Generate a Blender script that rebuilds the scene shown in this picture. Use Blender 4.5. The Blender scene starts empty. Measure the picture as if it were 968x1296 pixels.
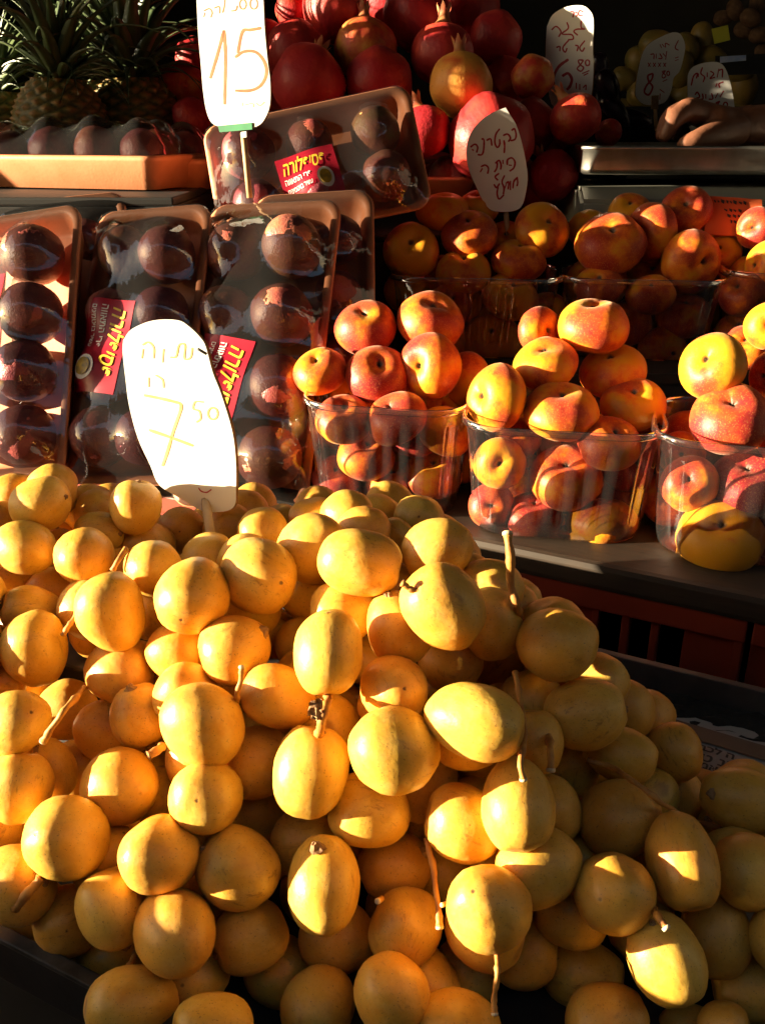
import bpy, bmesh, math, random
import numpy as np
from math import radians, sin, cos, pi, sqrt, atan2, exp
from mathutils import Vector, Matrix, noise as mnoise

random.seed(7)
scene = bpy.context.scene
COL = scene.collection

# ------------------------------------------------------------------ camera
F, CX, CY = 1150.0, 484.0, 648.0          # focal length and centre in photograph pixels
PITCH = radians(23.0)
CAM = Vector((0, 0, 1.45))
RV = Vector((1, 0, 0)); FV = Vector((0, cos(PITCH), -sin(PITCH))); UV = Vector((0, sin(PITCH), cos(PITCH)))
cam_d = bpy.data.cameras.new('camera'); cam = bpy.data.objects.new('camera', cam_d); COL.objects.link(cam)
cam.location = CAM; cam.rotation_euler = (pi / 2 - PITCH, 0, 0)
cam_d.sensor_fit = 'HORIZONTAL'; cam_d.sensor_width = 36; cam_d.lens = 36 * F / 968
cam_d.clip_start = 0.01; cam_d.clip_end = 500
scene.camera = cam

# ------------------------------------------------------------------ light
SUN_AZ, SUN_EL = radians(83), radians(7)      # azimuth: to the left of straight behind the camera
SDIR = Vector((-sin(SUN_AZ) * cos(SUN_EL), -cos(SUN_AZ) * cos(SUN_EL), sin(SUN_EL)))
world = bpy.data.worlds.new('World'); scene.world = world; world.use_nodes = True
wn = world.node_tree.nodes; wl = world.node_tree.links
sky = wn.new('ShaderNodeTexSky'); sky.sky_type = 'NISHITA'; sky.sun_disc = False
sky.sun_elevation = SUN_EL; sky.sun_rotation = atan2(SDIR.x, SDIR.y); sky.dust_density = 2.0
bgn = wn['Background']; bgn.inputs['Strength'].default_value = 0.05
wl.new(sky.outputs[0], bgn.inputs['Color'])
sl = bpy.data.lights.new('sun', 'SUN'); sl.energy = 5.0; sl.angle = radians(0.55); sl.color = (1.0, 0.82, 0.55)
so = bpy.data.objects.new('sun', sl); COL.objects.link(so); so.rotation_euler = SDIR.to_track_quat('Z', 'Y').to_euler()
so.location = (-3, -1, 3)
scene.view_settings.view_transform = 'Standard'; scene.view_settings.look = 'None'
scene.view_settings.gamma = 1.0; scene.view_settings.exposure = 2.4
scene.render.engine = 'CYCLES'
scene.cycles.max_bounces = 6; scene.cycles.diffuse_bounces = 3; scene.cycles.glossy_bounces = 3; scene.cycles.transparent_max_bounces = 14
scene.cycles.caustics_reflective = False; scene.cycles.caustics_refractive = False
scene.cycles.sample_clamp_indirect = 6.0

# ------------------------------------------------------------------ helpers
def at(px, py, D):
    return CAM + (RV * ((px - CX) / F) + FV - UV * ((py - CY) / F)) * D
def ray(px, py):
    return (RV * ((px - CX) / F) + FV - UV * ((py - CY) / F)).normalized()
def Zc(z): return CAM.z + z
ANG = radians(27)
SU = Vector((cos(ANG), -sin(ANG), 0)); SV = Vector((sin(ANG), cos(ANG), 0)); SZ = Vector((0, 0, 1))
def stall(u, v, z): return SU * u + SV * v + SZ * z            # stall axes (u along the stall, v into it)

def tag(o, label=None, cat=None, group=None, kind=None):
    if label: o['label'] = label
    if cat: o['category'] = cat
    if group: o['group'] = group
    if kind: o['kind'] = kind
    return o
def empty(name, M=None):
    o = bpy.data.objects.new(name, None); COL.objects.link(o)
    o.empty_display_size = 0.02
    if M is not None: o.matrix_basis = M
    return o
def mesh_from(name, verts, faces, mat=None, smooth=True):
    me = bpy.data.meshes.new(name); me.from_pydata([tuple(v) for v in verts], [], faces)
    if smooth: me.polygons.foreach_set('use_smooth', [True] * len(me.polygons))
    if mat: me.materials.append(mat)
    me.update(); return me
def ob(name, me, parent=None, M=None):
    o = bpy.data.objects.new(name, me); COL.objects.link(o)
    if parent is not None: o.parent = parent
    if M is not None: o.matrix_basis = M
    return o
def ob_world(name, me, parent):
    """child whose mesh is in world coordinates; parent's matrix_basis is its world matrix"""
    o = ob(name, me, parent); o.matrix_parent_inverse = parent.matrix_basis.inverted(); return o
def basis(x, y, z, p):
    M = Matrix.Identity(4)
    for i in range(3):
        M[i][0], M[i][1], M[i][2], M[i][3] = x[i], y[i], z[i], p[i]
    return M
def box_mesh(name, size, mat, bevel=0.0, off=(0, 0, 0)):
    bm = bmesh.new(); bmesh.ops.create_cube(bm, size=1.0)
    for v in bm.verts: v.co = Vector((v.co.x * size[0] + off[0], v.co.y * size[1] + off[1], v.co.z * size[2] + off[2]))
    if bevel > 0: bmesh.ops.bevel(bm, geom=bm.edges[:], offset=bevel, segments=2, affect='EDGES', profile=0.6)
    me = bpy.data.meshes.new(name); bm.to_mesh(me); bm.free(); me.materials.append(mat); return me
def sbox(name, u0, u1, v0, v1, z0, z1, mat, parent=None, bevel=0.002):
    """box in stall axes; world-space location carried by the object"""
    c = stall((u0 + u1) / 2, (v0 + v1) / 2, (z0 + z1) / 2)
    me = box_mesh(name, (u1 - u0, v1 - v0, z1 - z0), mat, bevel)
    M = basis(SU, SV, SZ, c)
    if parent is None: return ob(name, me, None, M)
    o = ob(name, me, parent); o.matrix_basis = parent.matrix_basis.inverted() @ M; return o
def wbox(name, lo, hi, mat, parent=None, bevel=0.002):
    c = [(lo[i] + hi[i]) / 2 for i in range(3)]
    me = box_mesh(name, [hi[i] - lo[i] for i in range(3)], mat, bevel)
    M = Matrix.Translation(c)
    o = ob(name, me, parent)
    o.matrix_basis = M if parent is None else parent.matrix_basis.inverted() @ M
    return o
def catmull(pts, n=6):
    pts = [Vector(p) for p in pts]
    if len(pts) < 3: return pts
    out = []
    P = [pts[0] * 2 - pts[1]] + pts + [pts[-1] * 2 - pts[-2]]
    for i in range(1, len(P) - 2):
        for k in range(n):
            t = k / n
            a, b, c, d = P[i - 1], P[i], P[i + 1], P[i + 2]
            out.append(0.5 * ((2 * b) + (c - a) * t + (2 * a - 5 * b + 4 * c - d) * t * t + (3 * b - a - 3 * c + d) * t ** 3))
    out.append(pts[-1]); return out
def tube_data(pts, radii, seg=8, cap=True):
    V, Fc = [], []
    n = len(pts)
    up = Vector((0.13, 0.21, 0.97))
    prev = None
    for i, p in enumerate(pts):
        d = (pts[min(i + 1, n - 1)] - pts[max(i - 1, 0)]).normalized()
        if prev is None:
            x = d.orthogonal().normalized()
        else:
            x = (prev - d * prev.dot(d)).normalized()
        prev = x; y = d.cross(x)
        r = radii[i] if hasattr(radii, '__len__') else radii
        for k in range(seg):
            a = 2 * pi * k / seg
            V.append(p + (x * cos(a) + y * sin(a)) * r)
    for i in range(n - 1):
        for k in range(seg):
            k2 = (k + 1) % seg
            Fc.append((i * seg + k, i * seg + k2, (i + 1) * seg + k2, (i + 1) * seg + k))
    if cap:
        Fc.append(tuple(range(seg))[::-1]); Fc.append(tuple((n - 1) * seg + k for k in range(seg)))
    return V, Fc
def revolve(profile, seg, fn=None):
    """profile [(r,z)] from top pole to bottom pole (first and last r == 0)"""
    V, Fc = [], []
    V.append(Vector((0, 0, profile[0][1])))
    inner = profile[1:-1]
    for (r, z) in inner:
        for k in range(seg):
            a = 2 * pi * k / seg
            V.append(Vector((r * cos(a), r * sin(a), z)))
    V.append(Vector((0, 0, profile[-1][1])))
    for k in range(seg):
        Fc.append((0, 1 + k, 1 + (k + 1) % seg))
    for i in range(len(inner) - 1):
        for k in range(seg):
            a = 1 + i * seg; b = a + seg; k2 = (k + 1) % seg
            Fc.append((a + k, b + k, b + k2, a + k2))
    L = len(V) - 1; a = 1 + (len(inner) - 1) * seg
    for k in range(seg):
        Fc.append((a + k, L, a + (k + 1) % seg))
    if fn: V = [fn(v) for v in V]
    return V, Fc

# ------------------------------------------------------------------ materials
def new_mat(name):
    m = bpy.data.materials.new(name); m.use_nodes = True
    nt = m.node_tree; b = nt.nodes['Principled BSDF']
    return m, nt, b
def N(nt, t, **kw):
    n = nt.nodes.new(t)
    for k, v in kw.items(): setattr(n, k, v)
    return n
def ramp(nt, fac, stops):
    r = N(nt, 'ShaderNodeValToRGB'); nt.links.new(fac, r.inputs[0])
    e = r.color_ramp.elements
    while len(e) < len(stops): e.new(0.5)
    for i, (p, c) in enumerate(stops):
        e[i].position = p; e[i].color = (c[0], c[1], c[2], 1) if hasattr(c, '__len__') else (c, c, c, 1)
    return r.outputs[0]
def mixc(nt, fac, a, b, mode='MIX'):
    m = N(nt, 'ShaderNodeMix', data_type='RGBA', blend_type=mode)
    L = nt.links
    if isinstance(fac, (int, float)): m.inputs[0].default_value = fac
    else: L.new(fac, m.inputs[0])
    for i, x in ((6, a), (7, b)):
        if hasattr(x, 'is_linked') or hasattr(x, 'links'): L.new(x, m.inputs[i])
        else: m.inputs[i].default_value = (x[0], x[1], x[2], 1)
    return m.outputs[2]
def mth(nt, op, a, b=None, c=None):
    m = N(nt, 'ShaderNodeMath', operation=op)
    for i, x in enumerate((a, b, c)):
        if x is None: continue
        if isinstance(x, (int, float)): m.inputs[i].default_value = x
        else: nt.links.new(x, m.inputs[i])
    return m.outputs[0]
def coords(nt, rnd=True):
    tc = N(nt, 'ShaderNodeTexCoord')
    if not rnd: return tc.outputs['Object']
    oi = N(nt, 'ShaderNodeObjectInfo')
    mul = mth(nt, 'MULTIPLY', oi.outputs['Random'], 37.0)
    comb = N(nt, 'ShaderNodeCombineXYZ')
    for i in range(3): nt.links.new(mul, comb.inputs[i])
    add = N(nt, 'ShaderNodeVectorMath', operation='ADD')
    nt.links.new(tc.outputs['Object'], add.inputs[0]); nt.links.new(comb.outputs[0], add.inputs[1])
    return add.outputs[0]
def noise(nt, vec, scale, detail=3, rough=0.55):
    n = N(nt, 'ShaderNodeTexNoise'); n.inputs['Scale'].default_value = scale
    n.inputs['Detail'].default_value = detail; n.inputs['Roughness'].default_value = rough
    nt.links.new(vec, n.inputs['Vector']); return n.outputs[0]
def bump(nt, h, strength, dist, b):
    n = N(nt, 'ShaderNodeBump'); n.inputs['Strength'].default_value = strength; n.inputs['Distance'].default_value = dist
    nt.links.new(h, n.inputs['Height']); nt.links.new(n.outputs[0], b.inputs['Normal'])
def simple(name, c1, c2=None, scale=20, rough=0.6, metal=0.0, bmp=0.0, bscale=None, rnd=False, spec=0.5, stops=(0.35, 0.65)):
    m, nt, b = new_mat(name)
    c2 = c2 or tuple(x * 0.8 for x in c1)
    v = coords(nt, rnd)
    f = noise(nt, v, scale, 4)
    nt.links.new(ramp(nt, f, [(stops[0], c1), (stops[1], c2)]), b.inputs['Base Color'])
    b.inputs['Roughness'].default_value = rough; b.inputs['Metallic'].default_value = metal
    b.inputs['Specular IOR Level'].default_value = spec
    if bmp > 0: bump(nt, noise(nt, v, bscale or scale * 3, 5), bmp, 0.002, b)
    return m

def make_date_mat():
    m, nt, b = new_mat('date_skin'); L = nt.links
    tc = N(nt, 'ShaderNodeTexCoord'); v = coords(nt); oi = N(nt, 'ShaderNodeObjectInfo')
    n1 = noise(nt, v, 1.1, 3)
    base = ramp(nt, n1, [(0.3, (0.79, 0.465, 0.088)), (0.55, (0.76, 0.405, 0.06)), (0.75, (0.69, 0.325, 0.038))])
    var = ramp(nt, oi.outputs['Random'], [(0.0, (1.0, 1.0, 1.0)), (0.35, (0.97, 1.06, 1.0)), (0.7, (1.0, 0.94, 0.85)), (1.0, (0.95, 0.86, 0.75))])
    base = mixc(nt, 1.0, base, var, 'MULTIPLY')
    # pale bloom and brown bruises
    n2 = noise(nt, v, 2.6, 5, 0.65)
    base = mixc(nt, mth(nt, 'MULTIPLY', ramp(nt, n2, [(0.48, 0.0), (0.72, 1.0)]), 0.28), base, (0.86, 0.60, 0.22))
    n3 = noise(nt, v, 1.7, 6, 0.75)
    base = mixc(nt, mth(nt, 'MULTIPLY', ramp(nt, n3, [(0.60, 0.0), (0.72, 1.0)]), 0.55), base, (0.45, 0.18, 0.03))
    n5 = noise(nt, v, 8.5, 6, 0.7)
    base = mixc(nt, mth(nt, 'MULTIPLY', ramp(nt, n5, [(0.42, 0.0), (0.68, 1.0)]), 0.30), base, (0.55, 0.27, 0.05))
    # fine speckles
    n4 = noise(nt, v, 19, 2)
    base = mixc(nt, mth(nt, 'MULTIPLY', ramp(nt, n4, [(0.64, 0.0), (0.70, 1.0)]), 0.7), base, (0.30, 0.13, 0.03))
    # tip scar and stem end
    sep = N(nt, 'ShaderNodeSeparateXYZ'); L.new(tc.outputs['Object'], sep.inputs[0])
    rr = mth(nt, 'SQRT', mth(nt, 'ADD', mth(nt, 'POWER', mth(nt, 'ABSOLUTE', sep.outputs[0]), 2.0), mth(nt, 'POWER', mth(nt, 'ABSOLUTE', sep.outputs[1]), 2.0)))
    wob = mth(nt, 'ADD', rr, mth(nt, 'MULTIPLY', mth(nt, 'SUBTRACT', noise(nt, v, 6, 3), 0.5), 0.16))
    top = mth(nt, 'GREATER_THAN', sep.outputs[2], 0.0)
    dot = mth(nt, 'MULTIPLY', ramp(nt, wob, [(0.025, 1.0), (0.06, 0.0)]), top)
    halo = mth(nt, 'MULTIPLY', mth(nt, 'MULTIPLY', ramp(nt, wob, [(0.08, 1.0), (0.42, 0.0)]), top), 0.35)
    base = mixc(nt, halo, base, (0.62, 0.27, 0.045))
    rsel = mth(nt, 'FRACT', mth(nt, 'MULTIPLY', oi.outputs['Random'], 7.31))
    base = mixc(nt, mth(nt, 'MULTIPLY', dot, ramp(nt, rsel, [(0.35, 0.15), (0.75, 1.0)])), base, (0.13, 0.06, 0.02))
    # brown scuffs, stronger on some fruit
    sc_ = N(nt, 'ShaderNodeMapping'); sc_.inputs['Scale'].default_value = (1.0, 3.2, 0.8); L.new(v, sc_.inputs[0])
    n6 = noise(nt, sc_.outputs[0], 2.2, 7, 0.72)
    rs2 = mth(nt, 'FRACT', mth(nt, 'MULTIPLY', oi.outputs['Random'], 13.7))
    base = mixc(nt, mth(nt, 'MULTIPLY', ramp(nt, n6, [(0.57, 0.0), (0.68, 1.0)]), ramp(nt, rs2, [(0.15, 0.12), (0.9, 0.85)])), base, (0.36, 0.15, 0.03))
    bot = mth(nt, 'LESS_THAN', sep.outputs[2], 0.0)
    ring = mth(nt, 'MULTIPLY', ramp(nt, wob, [(0.20, 1.0), (0.30, 0.0)]), bot)
    base = mixc(nt, mth(nt, 'MULTIPLY', ring, 0.6), base, (0.42, 0.20, 0.05))
    L.new(base, b.inputs['Base Color'])
    b.inputs['Roughness'].default_value = 0.47
    rg = ramp(nt, n2, [(0.3, 0.33), (0.8, 0.54)]); L.new(rg, b.inputs['Roughness'])
    b.inputs['Specular IOR Level'].default_value = 0.42
    b.inputs['Subsurface Weight'].default_value = 0.27
    b.inputs['Subsurface Radius'].default_value = (1.0, 0.58, 0.16)
    b.inputs['Subsurface Scale'].default_value = 0.0045
    h = mth(nt, 'ADD', mth(nt, 'MULTIPLY', noise(nt, v, 3.2, 4), 1.0), mth(nt, 'MULTIPLY', noise(nt, v, 34, 3), 0.08))
    h = mth(nt, 'SUBTRACT', h, mth(nt, 'MULTIPLY', dot, 0.6))
    bump(nt, h, 0.13, 0.003, b)
    return m
def make_peach_mat():
    m, nt, b = new_mat('peach_skin'); L = nt.links
    v = coords(nt); oi = N(nt, 'ShaderNodeObjectInfo'); tc = N(nt, 'ShaderNodeTexCoord')
    sepc = N(nt, 'ShaderNodeSeparateColor'); L.new(oi.outputs['Color'], sepc.inputs[0])
    blush = sepc.outputs[0]
    n1 = noise(nt, v, 0.75, 3, 0.55)
    f = mth(nt, 'ADD', n1, mth(nt, 'MULTIPLY', mth(nt, 'SUBTRACT', blush, 0.5), 0.62))
    f = mth(nt, 'ADD', f, mth(nt, 'MULTIPLY', mth(nt, 'SUBTRACT', noise(nt, v, 7, 6, 0.75), 0.5), 0.26))
    base = ramp(nt, f, [(0.38, (0.75, 0.315, 0.010)), (0.47, (0.72, 0.17, 0.012)), (0.54, (0.52, 0.075, 0.016)), (0.68, (0.34, 0.020, 0.018)), (0.9, (0.19, 0.010, 0.02))])
    n4 = noise(nt, v, 26, 2)
    base = mixc(nt, mth(nt, 'MULTIPLY', ramp(nt, n4, [(0.56, 0.0), (0.66, 1.0)]), 0.35), base, (0.78, 0.34, 0.08))
    sep = N(nt, 'ShaderNodeSeparateXYZ'); L.new(tc.outputs['Object'], sep.inputs[0])
    rr = mth(nt, 'SQRT', mth(nt, 'ADD', mth(nt, 'POWER', mth(nt, 'ABSOLUTE', sep.outputs[0]), 2.0), mth(nt, 'POWER', mth(nt, 'ABSOLUTE', sep.outputs[1]), 2.0)))
    base = mixc(nt, ramp(nt, rr, [(0.06, 1.0), (0.13, 0.0)]), base, (0.10, 0.055, 0.03))
    L.new(base, b.inputs['Base Color'])
    b.inputs['Roughness'].default_value = 0.46; b.inputs['Specular IOR Level'].default_value = 0.35
    b.inputs['Subsurface Weight'].default_value = 0.2; b.inputs['Subsurface Scale'].default_value = 0.005; b.inputs['Subsurface Radius'].default_value = (1.0, 0.35, 0.1)
    b.inputs['Sheen Weight'].default_value = 0.25; b.inputs['Sheen Roughness'].default_value = 0.4
    b.inputs['Sheen Tint'].default_value = (1, 0.75, 0.55, 1)
    bump(nt, noise(nt, v, 6, 4), 0.12, 0.003, b)
    return m
def make_pom_mat():
    m, nt, b = new_mat('pomegranate_skin'); L = nt.links
    v = coords(nt); oi = N(nt, 'ShaderNodeObjectInfo')
    sepc = N(nt, 'ShaderNodeSeparateColor'); L.new(oi.outputs['Color'], sepc.inputs[0])
    n1 = noise(nt, v, 0.9, 4, 0.6)
    f = mth(nt, 'ADD', n1, mth(nt, 'MULTIPLY', mth(nt, 'SUBTRACT', sepc.outputs[0], 0.5), 0.7))
    base = ramp(nt, f, [(0.36, (0.76, 0.36, 0.07)), (0.47, (0.68, 0.17, 0.045)), (0.58, (0.60, 0.055, 0.035)), (0.8, (0.42, 0.022, 0.030))])
    n4 = noise(nt, v, 15, 3)
    base = mixc(nt, mth(nt, 'MULTIPLY', ramp(nt, n4, [(0.66, 0.0), (0.72, 1.0)]), 0.55), base, (0.18, 0.07, 0.03))
    L.new(base, b.inputs['Base Color'])
    b.inputs['Roughness'].default_value = 0.46; b.inputs['Specular IOR Level'].default_value = 0.4
    bump(nt, noise(nt, v, 7, 5), 0.25, 0.004, b)
    return m
def make_passion_mat():
    m, nt, b = new_mat('passion_fruit_skin'); L = nt.links
    v = coords(nt); oi = N(nt, 'ShaderNodeObjectInfo')
    sepc = N(nt, 'ShaderNodeSeparateColor'); L.new(oi.outputs['Color'], sepc.inputs[0])
    n1 = noise(nt, v, 1.0, 4, 0.6)
    f = mth(nt, 'ADD', n1, mth(nt, 'MULTIPLY', mth(nt, 'SUBTRACT', sepc.outputs[0], 0.5), 0.8))
    base = ramp(nt, f, [(0.16, (0.50, 0.28, 0.09)), (0.32, (0.52, 0.19, 0.10)), (0.52, (0.44, 0.105, 0.085)), (0.8, (0.26, 0.05, 0.07))])
    n4 = noise(nt, v, 24, 2)
    base = mixc(nt, mth(nt, 'MULTIPLY', ramp(nt, n4, [(0.64, 0.0), (0.70, 1.0)]), 0.5), base, (0.45, 0.25, 0.13))
    L.new(base, b.inputs['Base Color'])
    b.inputs['Roughness'].default_value = 0.33; b.inputs['Specular IOR Level'].default_value = 0.55
    h = mth(nt, 'ADD', noise(nt, v, 5, 5, 0.7), mth(nt, 'MULTIPLY', noise(nt, v, 20, 2), 0.25))
    bump(nt, h, 0.35, 0.003, b)
    return m
def make_clear(name, tint, gloss_gain, base_ref, rough, milky, bscale, bstr):
    m = bpy.data.materials.new(name); m.use_nodes = True; nt = m.node_tree; L = nt.links
    nt.nodes.clear(); out = N(nt, 'ShaderNodeOutputMaterial')
    tr = N(nt, 'ShaderNodeBsdfTransparent'); tr.inputs[0].default_value = (*tint, 1)
    gl = N(nt, 'ShaderNodeBsdfGlossy'); gl.inputs['Roughness'].default_value = rough; gl.inputs['Color'].default_value = (1, 1, 1, 1)
    df = N(nt, 'ShaderNodeBsdfDiffuse'); df.inputs[0].default_value = (0.85, 0.85, 0.85, 1)
    fr = N(nt, 'ShaderNodeFresnel'); fr.inputs['IOR'].default_value = 1.48
    tc = N(nt, 'ShaderNodeTexCoord')
    w = noise(nt, tc.outputs['Object'], bscale, 3, 0.55)
    w2 = N(nt, 'ShaderNodeMapping'); w2.inputs['Scale'].default_value = (1.0, 0.22, 1.0); w2.inputs['Rotation'].default_value = (0, 0, 0.6)
    L.new(tc.outputs['Object'], w2.inputs[0])
    wf = noise(nt, w2.outputs[0], bscale * 2.6, 3, 0.5)
    hh = mth(nt, 'ADD', w, mth(nt, 'MULTIPLY', wf, 0.5))
    bn = N(nt, 'ShaderNodeBump'); bn.inputs['Strength'].default_value = bstr; bn.inputs['Distance'].default_value = 0.004
    L.new(hh, bn.inputs['Height']); L.new(bn.outputs[0], gl.inputs['Normal']); L.new(bn.outputs[0], fr.inputs['Normal'])
    fac = mth(nt, 'ADD', mth(nt, 'MULTIPLY', fr.outputs[0], gloss_gain), base_ref)
    fac = mth(nt, 'MINIMUM', fac, 0.9)
    m1 = N(nt, 'ShaderNodeMixShader'); L.new(fac, m1.inputs[0]); L.new(tr.outputs[0], m1.inputs[1]); L.new(gl.outputs[0], m1.inputs[2])
    m2 = N(nt, 'ShaderNodeMixShader'); m2.inputs[0].default_value = milky
    L.new(m1.outputs[0], m2.inputs[1]); L.new(df.outputs[0], m2.inputs[2])
    L.new(m2.outputs[0], out.inputs[0])
    return m
def make_wood(name, c1, c2, scale=6, rough=0.75, axis=0):
    m, nt, b = new_mat(name); L = nt.links
    tc = N(nt, 'ShaderNodeTexCoord'); mp = N(nt, 'ShaderNodeMapping')
    s = [9.0, 9.0, 9.0]; s[axis] = 0.7; mp.inputs['Scale'].default_value = s
    L.new(tc.outputs['Object'], mp.inputs[0])
    f = noise(nt, mp.outputs[0], scale, 5, 0.65)
    g = noise(nt, tc.outputs['Object'], 14, 4)
    base = ramp(nt, f, [(0.3, c1), (0.7, c2)])
    base = mixc(nt, mth(nt, 'MULTIPLY', ramp(nt, g, [(0.5, 0.0), (0.7, 1.0)]), 0.5), base, tuple(x * 0.35 for x in c2))
    L.new(base, b.inputs['Base Color']); b.inputs['Roughness'].default_value = rough
    bump(nt, f, 0.5, 0.002, b)
    return m

M = {}
M['date'] = make_date_mat(); M['peach'] = make_peach_mat(); M['pom'] = make_pom_mat(); M['passion'] = make_passion_mat()
M['film'] = make_clear('cling_film', (0.99, 0.985, 0.98), 1.5, 0.018, 0.03, 0.012, 30, 0.20)
M['pet'] = make_clear('clear_plastic', (0.985, 0.985, 0.985), 2.1, 0.025, 0.04, 0.010, 22, 0.18)
def foam():
    m, nt, b = new_mat('orange_foam'); v = coords(nt, False)
    f = noise(nt, v, 60, 3)
    nt.links.new(ramp(nt, f, [(0.3, (0.82, 0.33, 0.16)), (0.7, (0.76, 0.28, 0.125))]), b.inputs['Base Color'])
    b.inputs['Roughness'].default_value = 0.55
    bump(nt, noise(nt, v, 400, 2), 0.15, 0.001, b); return m
M['foam'] = foam()
M['card'] = simple('white_card', (0.80, 0.79, 0.76), (0.74, 0.73, 0.70), 25, 0.75, bmp=0.08, bscale=160)
M['card_edge'] = simple('corrugated_edge', (0.34, 0.21, 0.10), (0.20, 0.12, 0.05), 160, 0.9)
M['ink'] = simple('red_ink', (0.42, 0.02, 0.035), (0.34, 0.015, 0.03), 120, 0.55)
M['ink_brown'] = simple('orange_brown_ink', (0.30, 0.085, 0.022), (0.40, 0.14, 0.04), 90, 0.6)  # orange-brown strokes of the tall card
M['ink_overexposed'] = simple('overexposed_red_ink', (0.64, 0.42, 0.10), (0.72, 0.52, 0.20), 90, 0.6)  # red marker; the sun's overexposure is put into this paler colour
M['stick'] = make_wood('stick_wood', (0.62, 0.44, 0.24), (0.48, 0.31, 0.15), 8, 0.7, 2)
M['stalk'] = simple('date_stalk', (0.58, 0.27, 0.05), (0.34, 0.13, 0.03), 120, 0.6, bmp=0.4, bscale=200, rnd=True)
M['stalk_end'] = simple('cut_stalk_end', (0.75, 0.60, 0.40), (0.55, 0.38, 0.2), 150, 0.8)
M['calyx'] = simple('dry_calyx', (0.42, 0.24, 0.10), (0.22, 0.11, 0.05), 90, 0.85, bmp=0.5, bscale=250)
M['pom_crown'] = simple('pomegranate_crown', (0.50, 0.10, 0.045), (0.42, 0.20, 0.07), 3, 0.55, rnd=True)
M['sticker'] = simple('red_sticker', (0.34, 0.010, 0.028), (0.30, 0.008, 0.024), 30, 0.35)
M['sticker_yellow'] = simple('yellow_print', (0.80, 0.60, 0.05), (0.75, 0.52, 0.04), 40, 0.4)
M['sticker_white'] = simple('white_print', (0.78, 0.76, 0.74), (0.72, 0.70, 0.68), 40, 0.4)
M['sticker_pulp'] = simple('pulp_print', (0.55, 0.36, 0.03), (0.20, 0.14, 0.03), 130, 0.4)
M['plank'] = make_wood('shelf_wood', (0.050, 0.030, 0.016), (0.024, 0.015, 0.009), 5, 0.6)
M['crate_red'] = simple('red_crate_plastic', (0.30, 0.040, 0.014), (0.23, 0.030, 0.012), 12, 0.45, bmp=0.1, bscale=60)
M['crate_dark'] = simple('black_crate_plastic', (0.018, 0.018, 0.018), (0.03, 0.028, 0.025), 15, 0.55)
M['tray_metal'] = simple('galvanised_metal', (0.13, 0.125, 0.115), (0.075, 0.072, 0.066), 22, 0.5, metal=0.35, bmp=0.15)
M['tray_black'] = simple('black_painted_metal', (0.012, 0.012, 0.013), (0.02, 0.02, 0.021), 30, 0.5, bmp=0.15)
M['rim_worn'] = simple('worn_rim', (0.09, 0.085, 0.08), (0.035, 0.033, 0.03), 70, 0.45, metal=0.4)
M['dirt'] = simple('dark_debris', (0.03, 0.026, 0.018), (0.012, 0.010, 0.008), 90, 0.95, bmp=1.0, bscale=220)
M['paper'] = simple('printed_paper', (0.46, 0.42, 0.36), (0.40, 0.36, 0.30), 12, 0.8, bmp=0.1)
M['paper_band'] = simple('brown_print_band', (0.20, 0.14, 0.09), (0.17, 0.12, 0.075), 30, 0.8)
M['print_black'] = simple('black_print', (0.02, 0.02, 0.02), (0.03, 0.03, 0.03), 30, 0.8)
M['steel'] = simple('brushed_steel', (0.66, 0.64, 0.58), (0.46, 0.44, 0.39), 30, 0.36, metal=1.0, bmp=0.12, bscale=90)
M['scale_body'] = simple('grey_green_plastic', (0.30, 0.31, 0.26), (0.26, 0.27, 0.23), 10, 0.5)
M['scale_dark'] = simple('black_plastic', (0.02, 0.02, 0.02), (0.03, 0.03, 0.03), 10, 0.4)
M['orange_card'] = simple('orange_card', (0.60, 0.11, 0.03), (0.54, 0.09, 0.025), 30, 0.6)
M['yellow_card'] = simple('yellow_card', (0.55, 0.55, 0.06), (0.5, 0.5, 0.05), 30, 0.6)
M['blue_label'] = simple('blue_label', (0.20, 0.32, 0.62), (0.5, 0.55, 0.7), 30, 0.5)
M['skin'] = simple('tanned_skin', (0.23, 0.095, 0.052), (0.17, 0.068, 0.038), 40, 0.5, bmp=0.25, bscale=220)
M['shirt'] = simple('dark_shirt', (0.03, 0.035, 0.05), (0.02, 0.024, 0.035), 60, 0.9)
M['leaf'] = simple('pineapple_leaf', (0.10, 0.135, 0.055), (0.055, 0.085, 0.04), 3, 0.36, rnd=True, bmp=0.15, bscale=30)
M['green_clip'] = simple('green_clip', (0.03, 0.22, 0.09), (0.02, 0.16, 0.07), 60, 0.5)
M['mango'] = simple('mango_skin', (0.34, 0.21, 0.045), (0.20, 0.16, 0.04), 1.2, 0.45, rnd=True)
M['aubergine'] = simple('aubergine_skin', (0.022, 0.010, 0.020), (0.03, 0.012, 0.026), 2, 0.25, rnd=True)
M['potato'] = simple('brown_tuber', (0.20, 0.11, 0.06), (0.12, 0.07, 0.04), 3, 0.8, rnd=True, bmp=0.4)
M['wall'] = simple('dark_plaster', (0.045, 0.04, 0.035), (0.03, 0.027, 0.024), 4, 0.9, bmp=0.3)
M['ground'] = simple('street_paving', (0.16, 0.15, 0.14), (0.11, 0.105, 0.10), 3, 0.85, bmp=0.3)
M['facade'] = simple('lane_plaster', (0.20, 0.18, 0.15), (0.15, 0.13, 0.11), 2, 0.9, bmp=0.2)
M['canvas'] = simple('canvas_cover', (0.05, 0.055, 0.05), (0.04, 0.043, 0.04), 8, 0.9)
M['tarp'] = simple('brown_tarpaulin', (0.10, 0.07, 0.045), (0.07, 0.05, 0.035), 8, 0.85)
M['pole'] = simple('painted_pole', (0.18, 0.18, 0.18), (0.12, 0.12, 0.12), 20, 0.5, metal=0.3)
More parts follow.
